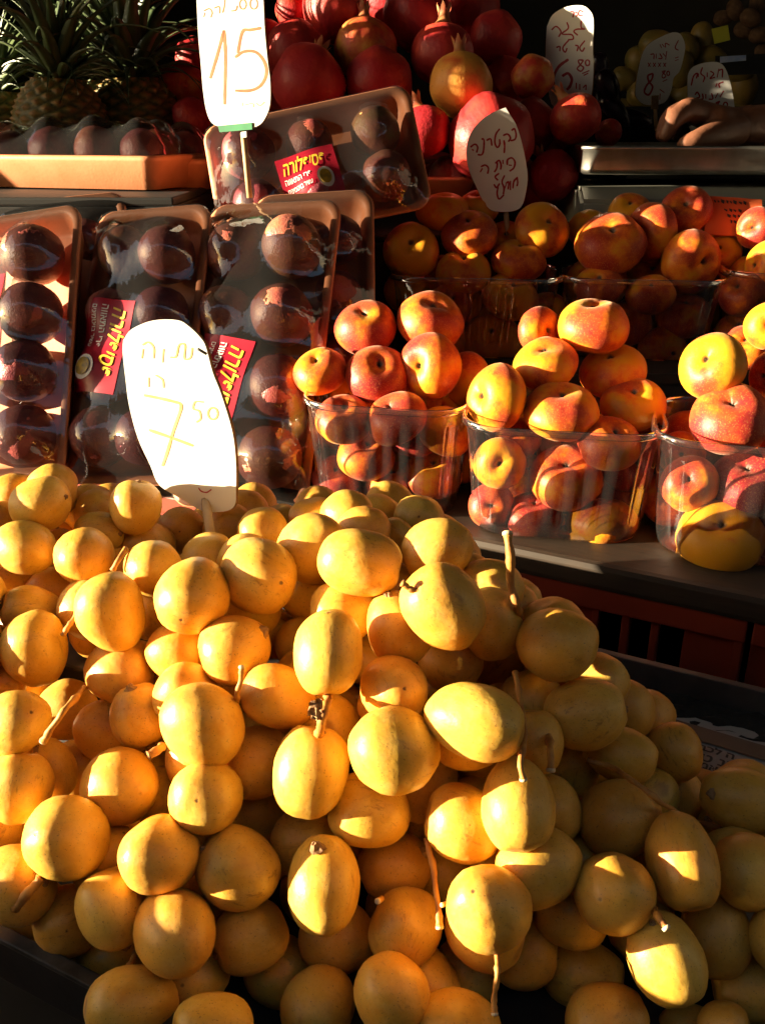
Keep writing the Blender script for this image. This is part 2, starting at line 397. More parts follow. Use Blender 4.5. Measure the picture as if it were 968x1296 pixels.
def pine_mat():
    m, nt, b = new_mat('pineapple_skin'); L = nt.links
    a = N(nt, 'ShaderNodeAttribute'); a.attribute_name = 'eye'
    v = coords(nt); n = noise(nt, v, 25, 3)
    f = mth(nt, 'ADD', a.outputs['Fac'], mth(nt, 'MULTIPLY', mth(nt, 'SUBTRACT', n, 0.5), 0.5))
    L.new(ramp(nt, f, [(0.15, (0.03, 0.035, 0.012)), (0.45, (0.13, 0.11, 0.025)), (0.8, (0.30, 0.15, 0.035)), (1.0, (0.20, 0.10, 0.04))]), b.inputs['Base Color'])
    b.inputs['Roughness'].default_value = 0.55; bump(nt, n, 0.3, 0.002, b); return m
M['pine'] = pine_mat()

# ================================================================== SETTING
def px_stall(px, py, v):
    """stall coordinates (u, z) where the pixel's line of sight meets the upright plane at depth v"""
    r = ray(px, py); t = (v - CAM.dot(SV)) / r.dot(SV); p = CAM + r * t
    return p.dot(SU), p.z
g = mesh_from('ground', [(-60, -60, 0), (60, -60, 0), (60, 60, 0), (-60, 60, 0)], [(0, 1, 2, 3)], M['ground'], False)
tag(ob('ground', g), kind='structure')
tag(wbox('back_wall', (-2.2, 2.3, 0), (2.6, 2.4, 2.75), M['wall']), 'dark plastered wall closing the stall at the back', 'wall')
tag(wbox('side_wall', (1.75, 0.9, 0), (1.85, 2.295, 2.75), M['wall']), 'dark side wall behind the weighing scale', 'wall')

# unseen shop fronts across the lane, added to close off sky behind the camera
def unseen_shop_front(x0, x1, h, label, door):
    r = tag(empty('unseen_shop_front', Matrix.Translation(((x0 + x1) / 2, -3.2, 0))), label, 'building', 'unseen shop fronts across the lane')
    wbox('wall', (x0, -3.5, 0), (x1 - 0.01, -3.2, h), M['facade'], r)
    wbox('shutter', (x0 + 0.4, -3.199, 0), (x1 - 0.4, -3.16, 2.4), M['pole'], r)
    wbox('awning', (x0 + 0.2, -3.199, 2.6), (x1 - 0.2, -1.9, 2.66), M['canvas'], r)
    for k in range(2): wbox('window', (x0 + 0.6 + k * 1.3, -3.199, 3.2), (x0 + 1.4 + k * 1.3, -3.17, 4.3), M['scale_dark'], r)
unseen_shop_front(-5.2, -2.0, 5.0, 'unseen shop front across the lane, leftmost', 0); unseen_shop_front(-2.0, 1.2, 5.2, 'unseen shop front across the lane, behind the camera', 0)
unseen_shop_front(1.2, 4.4, 4.8, 'unseen shop front across the lane, right of the camera', 0); unseen_shop_front(4.4, 7.6, 5.1, 'unseen shop front across the lane, rightmost', 0)

tag(wbox('added_end_building', (7.8, -3.5, 0), (8.4, 2.4, 7.5), M['facade']), 'unseen tall plastered building added to close the lane on the right', 'building')  # out of view, added to cut fill light from the lane's right end
tag(wbox('added_partition', (2.2, 0.0, 0), (2.26, 2.3, 2.7), M['wall']), 'unseen dark partition wall added right of the stall', 'wall')  # out of view, added to darken the fill from the right

tag(wbox('added_far_building', (-26.0, -9.0, 0), (-25.0, 9.0, 3.4), M['facade']), 'unseen low building added far down the lane on the left', 'building')  # out of view, added to block low sky glow from the left

# unseen canopy added to block the sky: cloth, front bar, posts
can = empty('added_canopy', Matrix.Translation((0, 1.2, 0)))
tag(can, 'unseen dark canvas canopy added on posts over the fruit stall', 'canopy')
def canopy_cloth():
    V, Fc = [], []; nx, ny = 24, 10
    for j in range(ny + 1):
        for i in range(nx + 1):
            x = -1.55 + 3.6 * i / nx; y = -0.06 + 2.32 * j / ny
            z = 2.46 + 0.16 * j / ny - 0.035 * abs(sin(i * pi / 6)) * sin(pi * j / ny)
            V.append((x, y - 1.2, z))
    for j in range(ny):
        for i in range(nx):
            a = j * (nx + 1) + i; Fc.append((a, a + 1, a + nx + 2, a + nx + 1))
    return mesh_from('cloth', V, Fc, M['canvas'])
ob('cloth', canopy_cloth(), can)
wbox('front_bar', (-1.55, -0.08, 2.42), (2.05, -0.04, 2.455), M['pole'], can)
for x in (-1.53, 2.03):
    wbox('post', (x - 0.02, 2.2, 0), (x + 0.02, 2.24, 2.6), M['pole'], can)
wbox('post', (1.99, -0.09, 0), (2.05, -0.03, 2.42), M['pole'], can)

# date tray geometry (stall axes)
PF = at(60, 1202, 0.40); PB = at(870, 853, 0.602)
VF, VB = PF.dot(SV), PB.dot(SV); ZRIM = PF.z; ZFLOOR = ZRIM - 0.028
ZPB = PB.z
UL, UR = -0.62, 0.40
VP = at(800, 722, 0.669).dot(SV)                     # front edge of the shelf board
ZPL = Zc(-0.300)

table = empty('stall_table', basis(SU, SV, SZ, stall(0, VF + 0.5, 0)))
tag(table, 'dark wooden counter that carries the crates and trays', 'table')
ZT = Zc(-0.66)
sbox('tabletop', -0.9, 0.95, VF - 0.01, VF + 1.15, ZT - 0.03, ZT, M['plank'], table)
sbox('front_panel', -0.88, 0.93, VF + 0.01, VF + 0.03, 0.02, ZT - 0.031, M['plank'], table)
for u in (-0.85, 0.86):
    for v in (VF + 0.06, VF + 1.05):
        sbox('leg', u, u + 0.05, v, v + 0.05, 0.0, ZT - 0.031, M['plank'], table)

# black crate carrying the date tray
c = tag(empty('black_crate', basis(SU, SV, SZ, stall(-0.1, (VF + VB) / 2, ZT))), 'black crate under the tray of dates', 'crate')
sbox('front_panel', UL + 0.03, UR - 0.03, VF + 0.02, VF + 0.035, ZT, ZFLOOR - 0.005, M['crate_dark'], c)
sbox('back_panel', UL + 0.03, UR - 0.03, VB - 0.035, VB - 0.02, ZT, ZFLOOR - 0.005, M['crate_dark'], c)
for u in (UL + 0.03, UR - 0.045):
    sbox('side_panel', u, u + 0.015, VF + 0.0355, VB - 0.0355, ZT, ZFLOOR - 0.005, M['crate_dark'], c)

# date tray
tr = tag(empty('date_tray', basis(SU, SV, SZ, stall(0, (VF + VB) / 2, ZFLOOR - 0.004))), 'shallow dark metal tray heaped with yellow dates', 'tray')
sbox('tray_floor', UL, UR, VF, VB, ZFLOOR - 0.004, ZFLOOR, M['tray_black'], tr, 0.0)
sbox('front_wall', UL, UR, VF - 0.004, VF, ZFLOOR - 0.003, ZRIM - 0.003, M['tray_black'], tr, 0.0008)
sbox('front_rim', UL, UR, VF - 0.006, VF + 0.001, ZRIM - 0.0028, ZRIM, M['rim_worn'], tr, 0.001)
sbox('back_wall', UL, UR, VB, VB + 0.006, ZFLOOR - 0.003, ZPB, M['tray_metal'], tr, 0.001)
for u in (UL - 0.0062, UR + 0.0002):
    sbox('side_wall', u, u + 0.006, VF, VB, ZFLOOR - 0.003, ZRIM, M['tray_metal'], tr, 0.001)
# debris strip along the back of the tray
rr = random.Random(3)
V, Fc = [], []
nu, nv = 90, 8
for j in range(nv + 1):
    for i in range(nu + 1):
        u = -0.25 + (UR - 0.004 + 0.25) * i / nu; v = VB - 0.026 + 0.025 * j / nv
        z = ZFLOOR + 0.003 + 0.006 * (j / nv) ** 2 + rr.random() * 0.004 - (0.004 if j == 0 else 0)
        V.append(stall(u, v, z))
for j in range(nv):
    for i in range(nu):
        a = j * (nu + 1) + i; Fc.append((a, a + 1, a + nu + 2, a + nu + 1))
tag(ob('debris', mesh_from('debris', V, Fc, M['dirt'], False)), 'dark crumbs and dirt along the back of the date tray', 'debris', kind='stuff')
# printed paper lying in the tray
def floor_pt(px, py, z):
    r = ray(px, py); return CAM + r * ((z - CAM.z) / r.z)
ZP = ZFLOOR + 0.0045
def paper_sheet():
    p0 = floor_pt(790, 880, ZP); e = (floor_pt(968, 932, ZP) - p0).normalized(); n = Vector((-e.y, e.x, 0))
    Mx = basis(e, n, SZ, p0)
    root = tag(empty('printed_paper', Mx), 'printed paper sheet lining the right end of the date tray', 'paper')
    V, Fc = [], []
    for j in range(5):
        for i in range(9):
            x = -0.06 + 0.34 * i / 8; y = -0.16 + 0.16 * j / 4
            V.append((x, y, 0.0015 * sin(i * 1.3 + j)))
    for j in range(4):
        for i in range(8):
            a = j * 9 + i; Fc.append((a, a + 1, a + 10, a + 9))
    ob('sheet', mesh_from('sheet', V, Fc, M['paper']), root)
    ob('brown_band', mesh_from('brown_band', [(-0.06, -0.0285, 0.0022), (0.28, -0.0285, 0.0022), (0.28, -0.0135, 0.0022), (-0.06, -0.0135, 0.0022)], [(0, 1, 2, 3)], M['paper_band'], False), root)
    return root
PAPER = paper_sheet()

# red crate under the shelf
def red_crate(u0, u1, label, slots):
    c = tag(empty('red_crate', basis(SU, SV, SZ, stall((u0 + u1) / 2, VP + 0.15, ZT))), label, 'crate', 'red crates under the shelf')
    zt = ZPL - 0.0225; fv0, fv1 = VP + 0.006, VP + 0.014
    zs1, zs0 = zt - 0.018, zt - 0.070
    sbox('top_rail', u0, u1, fv0 - 0.006, fv1, zs1, zt, M['crate_red'], c, 0.0015)
    sbox('middle_rail', u0, u1, fv0 - 0.003, fv1, zs0 - 0.03, zs0, M['crate_red'], c, 0.0015)
    sbox('lower_panel', u0, u1, fv0, fv1, ZT, zs0 - 0.0302, M['crate_red'], c, 0.001)
    prev = u0
    for (a, b) in slots:
        if a - prev > 0.012:
            sbox('panel', prev, a, fv0 + 0.001, fv1 - 0.001, zs0 + 0.0002, zs1 - 0.0002, M['crate_red'], c, 0.0008)
            sbox('rib', a - 0.005, a, fv0 - 0.0025, fv0 + 0.0009, zs0 + 0.0002, zs1 - 0.0002, M['crate_red'], c, 0.0006)
        else:
            sbox('slat', prev, a, fv0 - 0.001, fv1 - 0.001, zs0 + 0.0002, zs1 - 0.0002, M['crate_red'], c, 0.0012)
        prev = b
    sbox('panel', prev, u1, fv0 + 0.001, fv1 - 0.001, zs0 + 0.0002, zs1 - 0.0002, M['crate_red'], c, 0.0008)
    sbox('rib', u1 - 0.007, u1 - 0.001, fv0 - 0.004, fv0 + 0.0009, zs0 + 0.0002, zs1 - 0.0002, M['crate_red'], c, 0.0006)
    for u in (u0, u1 - 0.006):
        sbox('side_panel', u, u + 0.006, fv1 + 0.0002, VP + 0.30, ZT, zt - 0.001, M['crate_red'], c, 0.0005)
    sbox('back_panel', u0, u1, VP + 0.3002, VP + 0.306, ZT, zt - 0.001, M['crate_dark'], c, 0.0005)
us = [px_stall(x, 790, VP + 0.006)[0] for x in (757, 786, 797, 824, 835, 867)]
uc = px_stall(945, 800, VP + 0.006)[0]
sw = us[1] - us[0]
more = [(us[0] - 0.20 + k * 0.0235, us[0] - 0.20 + k * 0.0235 + 0.0175) for k in range(3)]
red_crate(uc - 0.46, uc, 'red slotted plastic crate holding up the shelf beside the dates', more + [(us[0], us[1]), (us[2], us[3]), (us[4], us[5])])
red_crate(uc + 0.004, uc + 0.42, 'red plastic crate under the far right end of shelf', [(uc + 0.12 + k * 0.0235, uc + 0.1375 + k * 0.0235) for k in range(3)])
red_crate(uc - 0.93, uc - 0.464, 'red plastic crate hidden behind the heap of dates', [])

# shelf board
tag(sbox('shelf_board', uc - 0.95, uc + 0.44, VP - 0.004, VP + 0.34, ZPL - 0.022, ZPL, M['plank'], None, 0.005),
    'worn dark wooden board carrying the front fruit punnets', 'shelf')

# riser behind carrying the second row of punnets, and the crates behind
ZR2 = Zc(-0.222)
r2 = tag(empty('dark_riser', Matrix.Translation((0.3, 0.95, ZT))), 'dark low box raising the second row of punnets', 'box')
wbox('box_top', (0.012, 0.872, ZR2 - 0.012), (0.62, 1.030, ZR2), M['plank'], r2)
wbox('box_front', (0.016, 0.876, ZT), (0.616, 0.886, ZR2 - 0.0122), M['crate_dark'], r2)
for x in (0.016, 0.606): wbox('box_side', (x, 0.8862, ZT), (x + 0.01, 1.026, ZR2 - 0.0122), M['crate_dark'], r2)

def dark_crate(name, lo, hi, label):
    c = tag(empty(name, Matrix.Translation(((lo[0] + hi[0]) / 2, (lo[1] + hi[1]) / 2, lo[2]))), label, 'crate', 'black crates at the back of the stall')
    t = 0.008
    wbox('crate_top', (lo[0], lo[1], hi[2] - t), hi, M['crate_dark'], c)
    wbox('front_panel', (lo[0], lo[1], lo[2]), (hi[0], lo[1] + t, hi[2] - t - 0.0002), M['crate_dark'], c)
    wbox('back_panel', (lo[0], hi[1] - t, lo[2]), (hi[0], hi[1], hi[2] - t - 0.0002), M['crate_dark'], c)
    for x in (lo[0], hi[0] - t):
        wbox('side_panel', (x, lo[1] + t + 0.0002, lo[2]), (x + t, hi[1] - t - 0.0002, hi[2] - t - 0.0002), M['crate_dark'], c)
ZMID = Zc(-0.112)
dark_crate('black_crate', (-0.20, 0.935, ZT), (-0.012, 1.06, ZMID), 'black crate under the wide passion fruit tray')
dark_crate('black_crate', (-0.20, 1.065, ZT), (0.26, 1.50, ZMID), 'black crate under the heap of pomegranates')
dark_crate('black_crate', (0.265, 1.036, ZT), (0.86, 1.50, ZMID), 'black crate under the weighing scale')
dark_crate('black_crate', (-0.75, 0.94, ZT), (-0.205, 1.50, Zc(-0.064)), 'black crate under the pineapples and flat fruit tray')

# far shelf at the back of the stall
sh = tag(empty('back_shelf', Matrix.Translation((0.3, 1.9, 0))), 'dark shelf at the back carrying mangoes and tubers', 'shelf')
wbox('shelf_top', (-1.0, 1.60, Zc(0.00)), (1.6, 2.25, Zc(0.03)), M['crate_dark'], sh)
for x in (-0.98, 1.54):
    wbox('leg', (x, 1.63, 0), (x + 0.04, 1.67, Zc(0.0) - 0.001), M['crate_dark'], sh)
    wbox('leg', (x, 2.20, 0), (x + 0.04, 2.24, Zc(0.0) - 0.001), M['crate_dark'], sh)

# ================================================================== FRUIT MESHES
def wobble(V, seed, amp, freq):
    out = []
    for v in V:
        d = mnoise.noise(Vector(v) * freq + Vector((seed * 7.3, seed * 3.1, seed * 5.7)))
        out.append(Vector(v) * (1 + amp * d))
    return out
def date_mesh(k):
    prof = []
    n = 18
    rk = random.Random(k)
    p = rk.uniform(0.78, 0.95); skew = rk.uniform(-0.10, 0.14); tip = rk.uniform(0.0, 0.05)
    for i in range(n + 1):
        t = pi * i / n
        z = cos(t); r = sin(t) ** p
        r *= 1 - skew * z * 0.8
        if i < 3: z += tip * (1 - i / 3)
        if i == n: z += 0.07
        if i == n - 1: z += 0.03
        prof.append((0 if i in (0, n) else r, z))
    V, Fc = revolve(prof, 26)
    V = wobble(V, k, 0.085, 0.9); V = wobble(V, k + 20, 0.028, 2.4)
    bend = rk.uniform(-0.07, 0.07)
    V = [Vector((v.x + bend * (v.z ** 2), v.y, v.z)) for v in V]
    return mesh_from('date', V, Fc, M['date'])
DATES = [date_mesh(k) for k in range(14)]
def peach_mesh(k):
    rk = random.Random(100 + k)
    pts = [(0.0, 0.455), (0.035, 0.46), (0.08, 0.50), (0.15, 0.545), (0.30, 0.59), (0.46, 0.60), (0.62, 0.555), (0.77, 0.45), (0.90, 0.295), (0.98, 0.125), (1.0, -0.02),
           (0.975, -0.17), (0.89, -0.33), (0.75, -0.455), (0.57, -0.54), (0.40, -0.56), (0.24, -0.53), (0.11, -0.48), (0.05, -0.46), (0.0, -0.455)]
    sm = catmull([Vector((a, b, 0)) for a, b in pts], 2)
    prof = [(max(p.x, 0.0), p.y) for p in sm]; prof[0] = (0, prof[0][1]); prof[-1] = (0, prof[-1][1])
    hump = rk.uniform(0.92, 1.08)
    def fn(v):
        a = atan2(v.y, v.x); r = sqrt(v.x ** 2 + v.y ** 2)
        w = exp(-(a / 0.16) ** 2)
        s = 1 - 0.035 * w * min(1, r * 1.5)
        z = v.z * hump * (1 - 0.03 * w * (v.z > 0)) * (1 + 0.05 * sin(2 * a + k))
        return Vector((v.x * s, v.y * s * 0.97, z))
    V, Fc = revolve(prof, 40, fn)
    V = wobble(V, k, 0.06, 1.0)
    return mesh_from('flat_peach', V, Fc, M['peach'])
PEACHES = [peach_mesh(k) for k in range(6)]
def pom_mesh(k):
    prof = []; n = 22
    for i in range(n + 1):
        t = pi * i / n; z = cos(t) * 0.93; r = sin(t) ** 0.9
        if i == 1: z += 0.03
        prof.append((0 if i in (0, n) else r, z + (0.06 if i == 0 else 0)))
    def fn(v):
        a = atan2(v.y, v.x); s = 1 + 0.022 * cos(6 * a + k)
        return Vector((v.x * s, v.y * s, v.z))
    V, Fc = revolve(prof, 36, fn); V = wobble(V, k + 40, 0.07, 1.0)
    return mesh_from('pomegranate', V, Fc, M['pom'])
POMS = [pom_mesh(k) for k in range(5)]
def crown_mesh(k):
    V, Fc = [], []; rk = random.Random(k); S = 36
    rings = [(0.34, 0.86), (0.22, 0.98), (0.17, 1.12), (0.19, 1.26)]
    for (r, z) in rings:
        for i in range(S): V.append(Vector((r * cos(2 * pi * i / S), r * sin(2 * pi * i / S), z)))
    for j in range(3):
        for i in range(S):
            i2 = (i + 1) % S; Fc.append((j * S + i, j * S + i2, (j + 1) * S + i2, (j + 1) * S + i))
    base = len(V)
    for i in range(S):                                  # six pointed sepals
        ph = (i % 6) / 6.0; h = 1 - abs(ph - 0.5) * 2
        r = 0.20 + 0.05 * h * rk.uniform(0.6, 1.6); V.append(Vector((r * cos(2 * pi * (i) / S), r * sin(2 * pi * i / S), 1.28 + 0.24 * h)))
    for i in range(S):
        i2 = (i + 1) % S
        if i % 6 != 5: Fc.append((3 * S + i, 3 * S + i2, base + i2, base + i))
    return mesh_from('crown', V, Fc, M['pom_crown'])
CROWNS = [crown_mesh(k) for k in range(3)]
def passion_mesh(k):
    prof = []; n = 18
    for i in range(n + 1):
        t = pi * i / n; prof.append((0 if i in (0, n) else sin(t), cos(t) * (1.04 if k % 2 else 0.98)))
    V, Fc = revolve(prof, 28); V = wobble(V, k + 60, 0.06, 1.3); V = wobble(V, k + 80, 0.015, 5)
    return mesh_from('passion_fruit', V, Fc, M['passion'])
PASSIONS = [passion_mesh(k) for k in range(4)]

def settle(items, s, step, maxpush, placed):
    """items front first: each is pushed back along its line of sight until it only touches the ones before it"""
    for it in items:
        D = it['D']; n = 0
        while n * step < maxpush:
            p = at(it['x'], it['y'], D); r = sqrt(it['a'] * it['b']) * D / F * s
            if all((p - q).length >= r + rq for (q, rq) in placed): break
            D += step; n += 1
        it['D'] = D; it['p'] = at(it['x'], it['y'], D); it['r'] = sqrt(it['a'] * it['b']) * D / F * s
        placed.append((it['p'], it['r']))

# ------------------------------------------------------------------ labels by neighbourhood
DIRS = ['right of', 'below and right of', 'below', 'below and left of', 'left of', 'above and left of', 'above', 'above and right of']
USED = set()
def near_label(kind, x, y, anchors, tail=''):
    for close in ('just ', 'farther '):
        for (ax, ay, nm) in sorted(anchors, key=lambda t: (t[0] - x) ** 2 + (t[1] - y) ** 2)[:4]:
            d = atan2(y - ay, x - ax); k = int(round(d / (pi / 4))) % 8
            lab = '%s %s%s %s%s' % (kind, close, DIRS[k], nm, tail)
            if lab not in USED:
                USED.add(lab); return lab
    return None

# ================================================================== DATES
HEAP = [(0, 640, .52), (150, 650, .52), (240, 660, .53), (330, 670, .52), (450, 640, .50), (530, 650, .49), (60, 780, .46), (140, 775, .445), (240, 755, .43), (330, 730, .43),
        (455, 710, .41), (560, 765, .385), (640, 790, .42), (700, 815, .42), (740, 900, .42), (790, 950, .43), (860, 950, .46), (930, 1010, .44), (0, 950, .415), (150, 930, .415),
        (260, 915, .40), (417, 825, .39), (500, 940, .375), (600, 910, .37), (660, 1020, .375), (85, 1060, .395), (200, 1080, .385), (410, 1110, .385), (620, 1150, .365),
        (780, 1130, .38), (870, 1090, .385), (220, 1180, .38), (150, 1270, .372), (180, 1290, .362), (268, 1310, .352), (500, 1260, .37), (850, 1210, .375), (950, 1150, .385), (-150, 700, .50), (-150, 1000, .42),
        (1080, 1050, .42), (1080, 1250, .385), (600, 1400, .365), (300, 1400, .375), (900, 1400, .37), (1250, 1120, .45), (1250, 1300, .40), (1100, 1450, .375), (600, 1500, .362), (-250, 850, .47)]
def heapD(x, y):
    sw = sd = 0
    for (a, b, d) in HEAP:
        w = 1.0 / ((a - x) ** 2 + (b - y) ** 2 + 900) ** 1.6; sw += w; sd += w * d
    return sd / sw
# key: (cx, cy, rx, ry, rank, long-axis angle or tip (dx,dy) for end-on ones)
DL = """
h18 416 826 45 55 0 a90|long upright yellow date above the torn papery stem joint
h22 394 976 49 58 0 a95|egg shaped yellow date hanging under the torn papery stem joint
h66 562 767 57 50 0 a40|large lopsided yellow date with a pale stem stub at its upper left
h63 602 912 64 49 0 a18|big oval yellow date lit only along its upper left half
h64 496 949 54 53 0 t-40,-8|large round greenish yellow date in the middle of the heap
h7 244 755 46 48 0 t-12,26|round yellow date with a star scar, below the stick of the 7 card
h8 329 729 48 48 0.3 t22,7|round yellow date crossed by a stepped shadow edge
h19 455 712 53 43 0 a12|broad oval yellow date lying on the crest of the heap
h60 705 816 52 46 0 a-8|large shaded oval yellow date closest to the red crate
h59 740 905 53 44 0 a-10|large dull oval yellow date under the shaded one by the crate
h50 655 1018 47 59 0 a95|dented kidney shaped yellow date with a stalk tip touching its top
h54 863 1090 44 61 0 a80|upright oval shaded yellow date with one bright triangular sun patch
h52 777 1132 50 51 0 t-15,5|round orange tinted date with a small sunlit cap at its top
h47 618 1150 52 54 0 t-15,-16|round half lit yellow date with a thin stalk hanging below it
h31 221 1179 49 53 0 t22,25|half lit yellow date with a dark brown blemish, near the tray rim
h29 83 1061 51 51 0 t-30,-5|large round half lit yellow date at the lower left
h17 258 916 52 47 0 t-32,-28|wide sunlit yellow date just under the short green stem stub
h2 172 642 33 35 0 a-84|pointed yellow date standing left of the foot of the 7 card
h1 51 638 39 34 0 a-18|sunlit yellow date at the back left, under the leftmost tray
h9 141 775 45 43 0 t-16,-38|bright yellow date with a blunt tip pointing up, left of the star scarred one
h13 44 822 41 43 0 t-10,-36|bright yellow date with blunt top near the left photo edge
h14 154 848 45 41 0 t15,8|dull yellow date with one small triangular fleck of sun
h28 261 1008 48 45 0 t-10,5|round sunlit yellow date with two dark pits
h30 200 1082 51 46 0 t-38,5|yellow date with a sunlit notch at its lower left edge
h114 842 1212 48 58 0 a65|greenish yellow egg shaped date under a reddish cut stem
h45 494 1256 46 47 0 t-15,-20|orange date with a narrow vertical streak of sun near the bottom edge
h46 577 1310 58 52 0 a10|large yellow date cut by the bottom edge of the picture
h55 938 1013 50 41 0 a15|pale yellow oval date at the right photo edge
h33 411 1121 45 62 0 a92|tall shaded oval date in the lower middle of the heap
h15 298 822 47 44 0 a-20|plump yellow date with a dry brown calyx at its right end
h3 33 694 35 33 0 t25,10
h5 106 704 36 37 0 t-5,10
h25 20 914 38 42 0 t14,-10
h27 152 996 48 48 0 t22,8
h26 24 998 41 46 0.4 a90
h58 786 955 45 36 0.4 a15
h37 166 1270 58 46 0.4 a-8
h117 767 1292 52 46 0.4 a-20
h6 195 720 36 35 1 t-20,-10
h20 397 694 43 47 1 t18,-12
h21 350 881 47 41 1 a20
h23 235 880 42 40 1 t-5,-20
h24 143 926 48 40 1 a0
h12 42 775 42 32 1 a15
h4 125 675 33 27 1 a0
h16 203 778 30 37 1 a60
h32 300 1100 54 49 1 a32
h34 143 1150 46 49 1 a70
h36 20 1118 46 49 1 t20,20
h38 245 1228 45 46 1 t-10,15
h39 268 1305 52 44 1 a0
h44 512 1177 45 47 1 t20,-30
h48 612 1178 52 48 1 a30
h49 645 1300 42 46 1 t0,0
h51 682 1098 54 48 1 a-18
h53 784 1036 52 49 1 a-30
h56 930 1045 45 36 1 a15
h57 852 951 36 36 1 a60
h65 500 872 46 41 1 t10,0
h67 554 697 46 41 1 a-32
h68 505 795 42 47 1 a70
h69 613 708 27 28 1 t0,0
h84 283 718 26 26 1 t0,0
h95 68 975 29 38 1 a70
h98 330 965 48 45 1 a0
h101 468 1025 52 47 1 a10
h102 535 990 43 50 1 a100
h103 588 1043 50 47 1 a20
h112 945 1105 46 45 1 t-5,18
h113 905 1182 43 56 1 a100
h93 8 865 24 24 1 a0
h119 915 1298 32 28 1 a0
h119b 868 1300 36 26 1 a0
h70 622 790 36 47 1.5 a80
h62 755 866 34 28 1.5 a30
h73 460 663 31 22 1.5 a5
h85 376 803 36 38 1.5 t0,0
h107 718 968 27 36 1.5 a90
h115 722 1156 45 43 1.5 a0
h93b 52 876 25 25 1.5 t0,0
h87b 126 640 22 21 1.5 t0,0
h90b 3 745 16 16 1.5 t0,0
h10 186 690 36 28 2 a0
h11 70 752 38 29 2 a0
h35 86 1166 31 37 2 t0,10
h40 318 1186 48 42 2 a-30
h42 404 1272 45 47 2 t-15,20
h43 428 1186 47 45 2 a20
h61 790 900 30 29 2 a50
h71 570 835 42 39 2 a0
h72 620 745 26 20 2 a10
h74 507 673 21 23 2 t0,0
h75 530 651 24 24 2 t0,-5
h79 332 670 27 26 2 t0,-15
h80 230 672 31 31 2 t-2,0
h86 435 775 31 31 2 a0
h87 113 637 27 25 2 a-40
h88 20 622 27 23 2 a-20
h88b 66 606 23 17 2 a0
h88c 0 652 20 22 1.5 a80
h89 78 684 19 25 2 a80
h90 12 736 24 18 2 a0
h90c 47 722 24 17 2 a0
h91 150 730 22 19 2 a0
h92 105 832 31 31 2 t0,0
h92b 93 852 25 24 2 t0,0
h96 178 905 35 37 2 a70
h96b 225 825 35 33 2 a0
h99 322 1028 41 38 2 a0
h100 212 1012 27 40 2 a90
h104 498 1096 46 41 2 a-25
h106 712 1040 25 26 2 t0,0
h108 672 940 21 27 2 a90
h109 672 890 35 40 2 a80
h111 851 1006 37 28 2 a0
h116 736 1233 52 39 2 a10
h118 945 1250 39 33 2 a0
h119c 862 1278 32 27 2 a0
h120 957 1190 27 27 2 t0,0
h121 660 1205 35 32 2 a0
h124 143 1212 31 24 2 a10
h126 385 1067 27 24 2 a0
h81 291 663 29 24 2.5 a0
h83 265 696 26 22 2.5 a0
h86b 392 752 32 26 2.5 a0
h86c 430 757 30 26 2.5 a0
h76 477 645 23 19 2.5 a10
h77 439 640 24 19 2.5 a0
h78 398 647 23 17 2.5 a0
h94 85 900 33 31 2.5 a-30
h125 45 1155 22 19 2.5 a0
h41 355 1230 45 42 3 a20
h82 310 642 23 21 3 a0
h97 103 975 22 30 3 a90
h105 565 1105 27 33 3 a80
h110 755 985 27 23 3 a0
h122 690 1275 36 31 3 a0
h122b 675 1240 33 28 3 a0
h123 590 1235 33 36 3 a80
h126b 350 1070 25 30 3 a90
h127 262 1140 27 31 3 a80
"""
DATE = {}
items = []
for ln in DL.strip().splitlines():
    head, _, lab = ln.partition('|')
    k, x, y, rx, ry, rank, ori = head.split()
    it = dict(k=k, x=float(x), y=float(y), a=float(rx), b=float(ry), rank=float(rank), ori=ori, lab=lab)
    it['D'] = heapD(it['x'], it['y']) + 0.006 * it['rank']
    if it['rank'] >= 1.5:                                   # mostly hidden ones: real size, top edge kept
        need = 0.0148 * F / it['D']; m_ = min(it['a'], it['b'])
        if m_ < need:
            g_ = need / m_
            if it['y'] < 700: it['y'] += it['b'] * (g_ - 1) * 0.9
            it['a'] = max(it['a'], need); it['b'] = max(it['b'], need)
    items.append(it)
items.sort(key=lambda t: t['rank'])
placed = []
settle(items, 0.93, 0.0015, 0.06, placed)
# buried dates filling the heap behind the visible ones, also beyond the picture's edges
def in_heap(x, y):
    top = 640 if x < 540 else (640 + (x - 540) * 0.95 if x < 900 else 985 + (x - 900) * 0.25)
    if y < top: return False
    if x < 270 and y > 1140 + x * 0.48: return False
    return True
fill = []
rf = random.Random(11)
for _ in range(14000):
    x = rf.uniform(-180, 1260); y = rf.uniform(600, 1480)
    if not in_heap(x, y): continue
    outside = x < -25 or x > 990 or y > 1330
    D = heapD(x, y) + (0.0 if outside else rf.uniform(0.020, 0.095))
    s = rf.uniform(0.0145, 0.0168)
    p = at(x, y, D)
    if p.z < ZFLOOR + s * 0.9 or p.dot(SV) < VF + s or p.dot(SV) > VB - s * 1.3 or p.dot(SU) > UR - s * 1.2: continue
    if any((p - q).length < (s + rq) * 0.90 for (q, rq) in placed): continue
    placed.append((p, s)); fill.append((p, s, x, y))
    if len(fill) >= 250: break
rd = random.Random(5)
anch = [(it['x'], it['y'], 'the ' + it['lab'].replace('yellow ', '', 1)) for it in items if it['lab']]
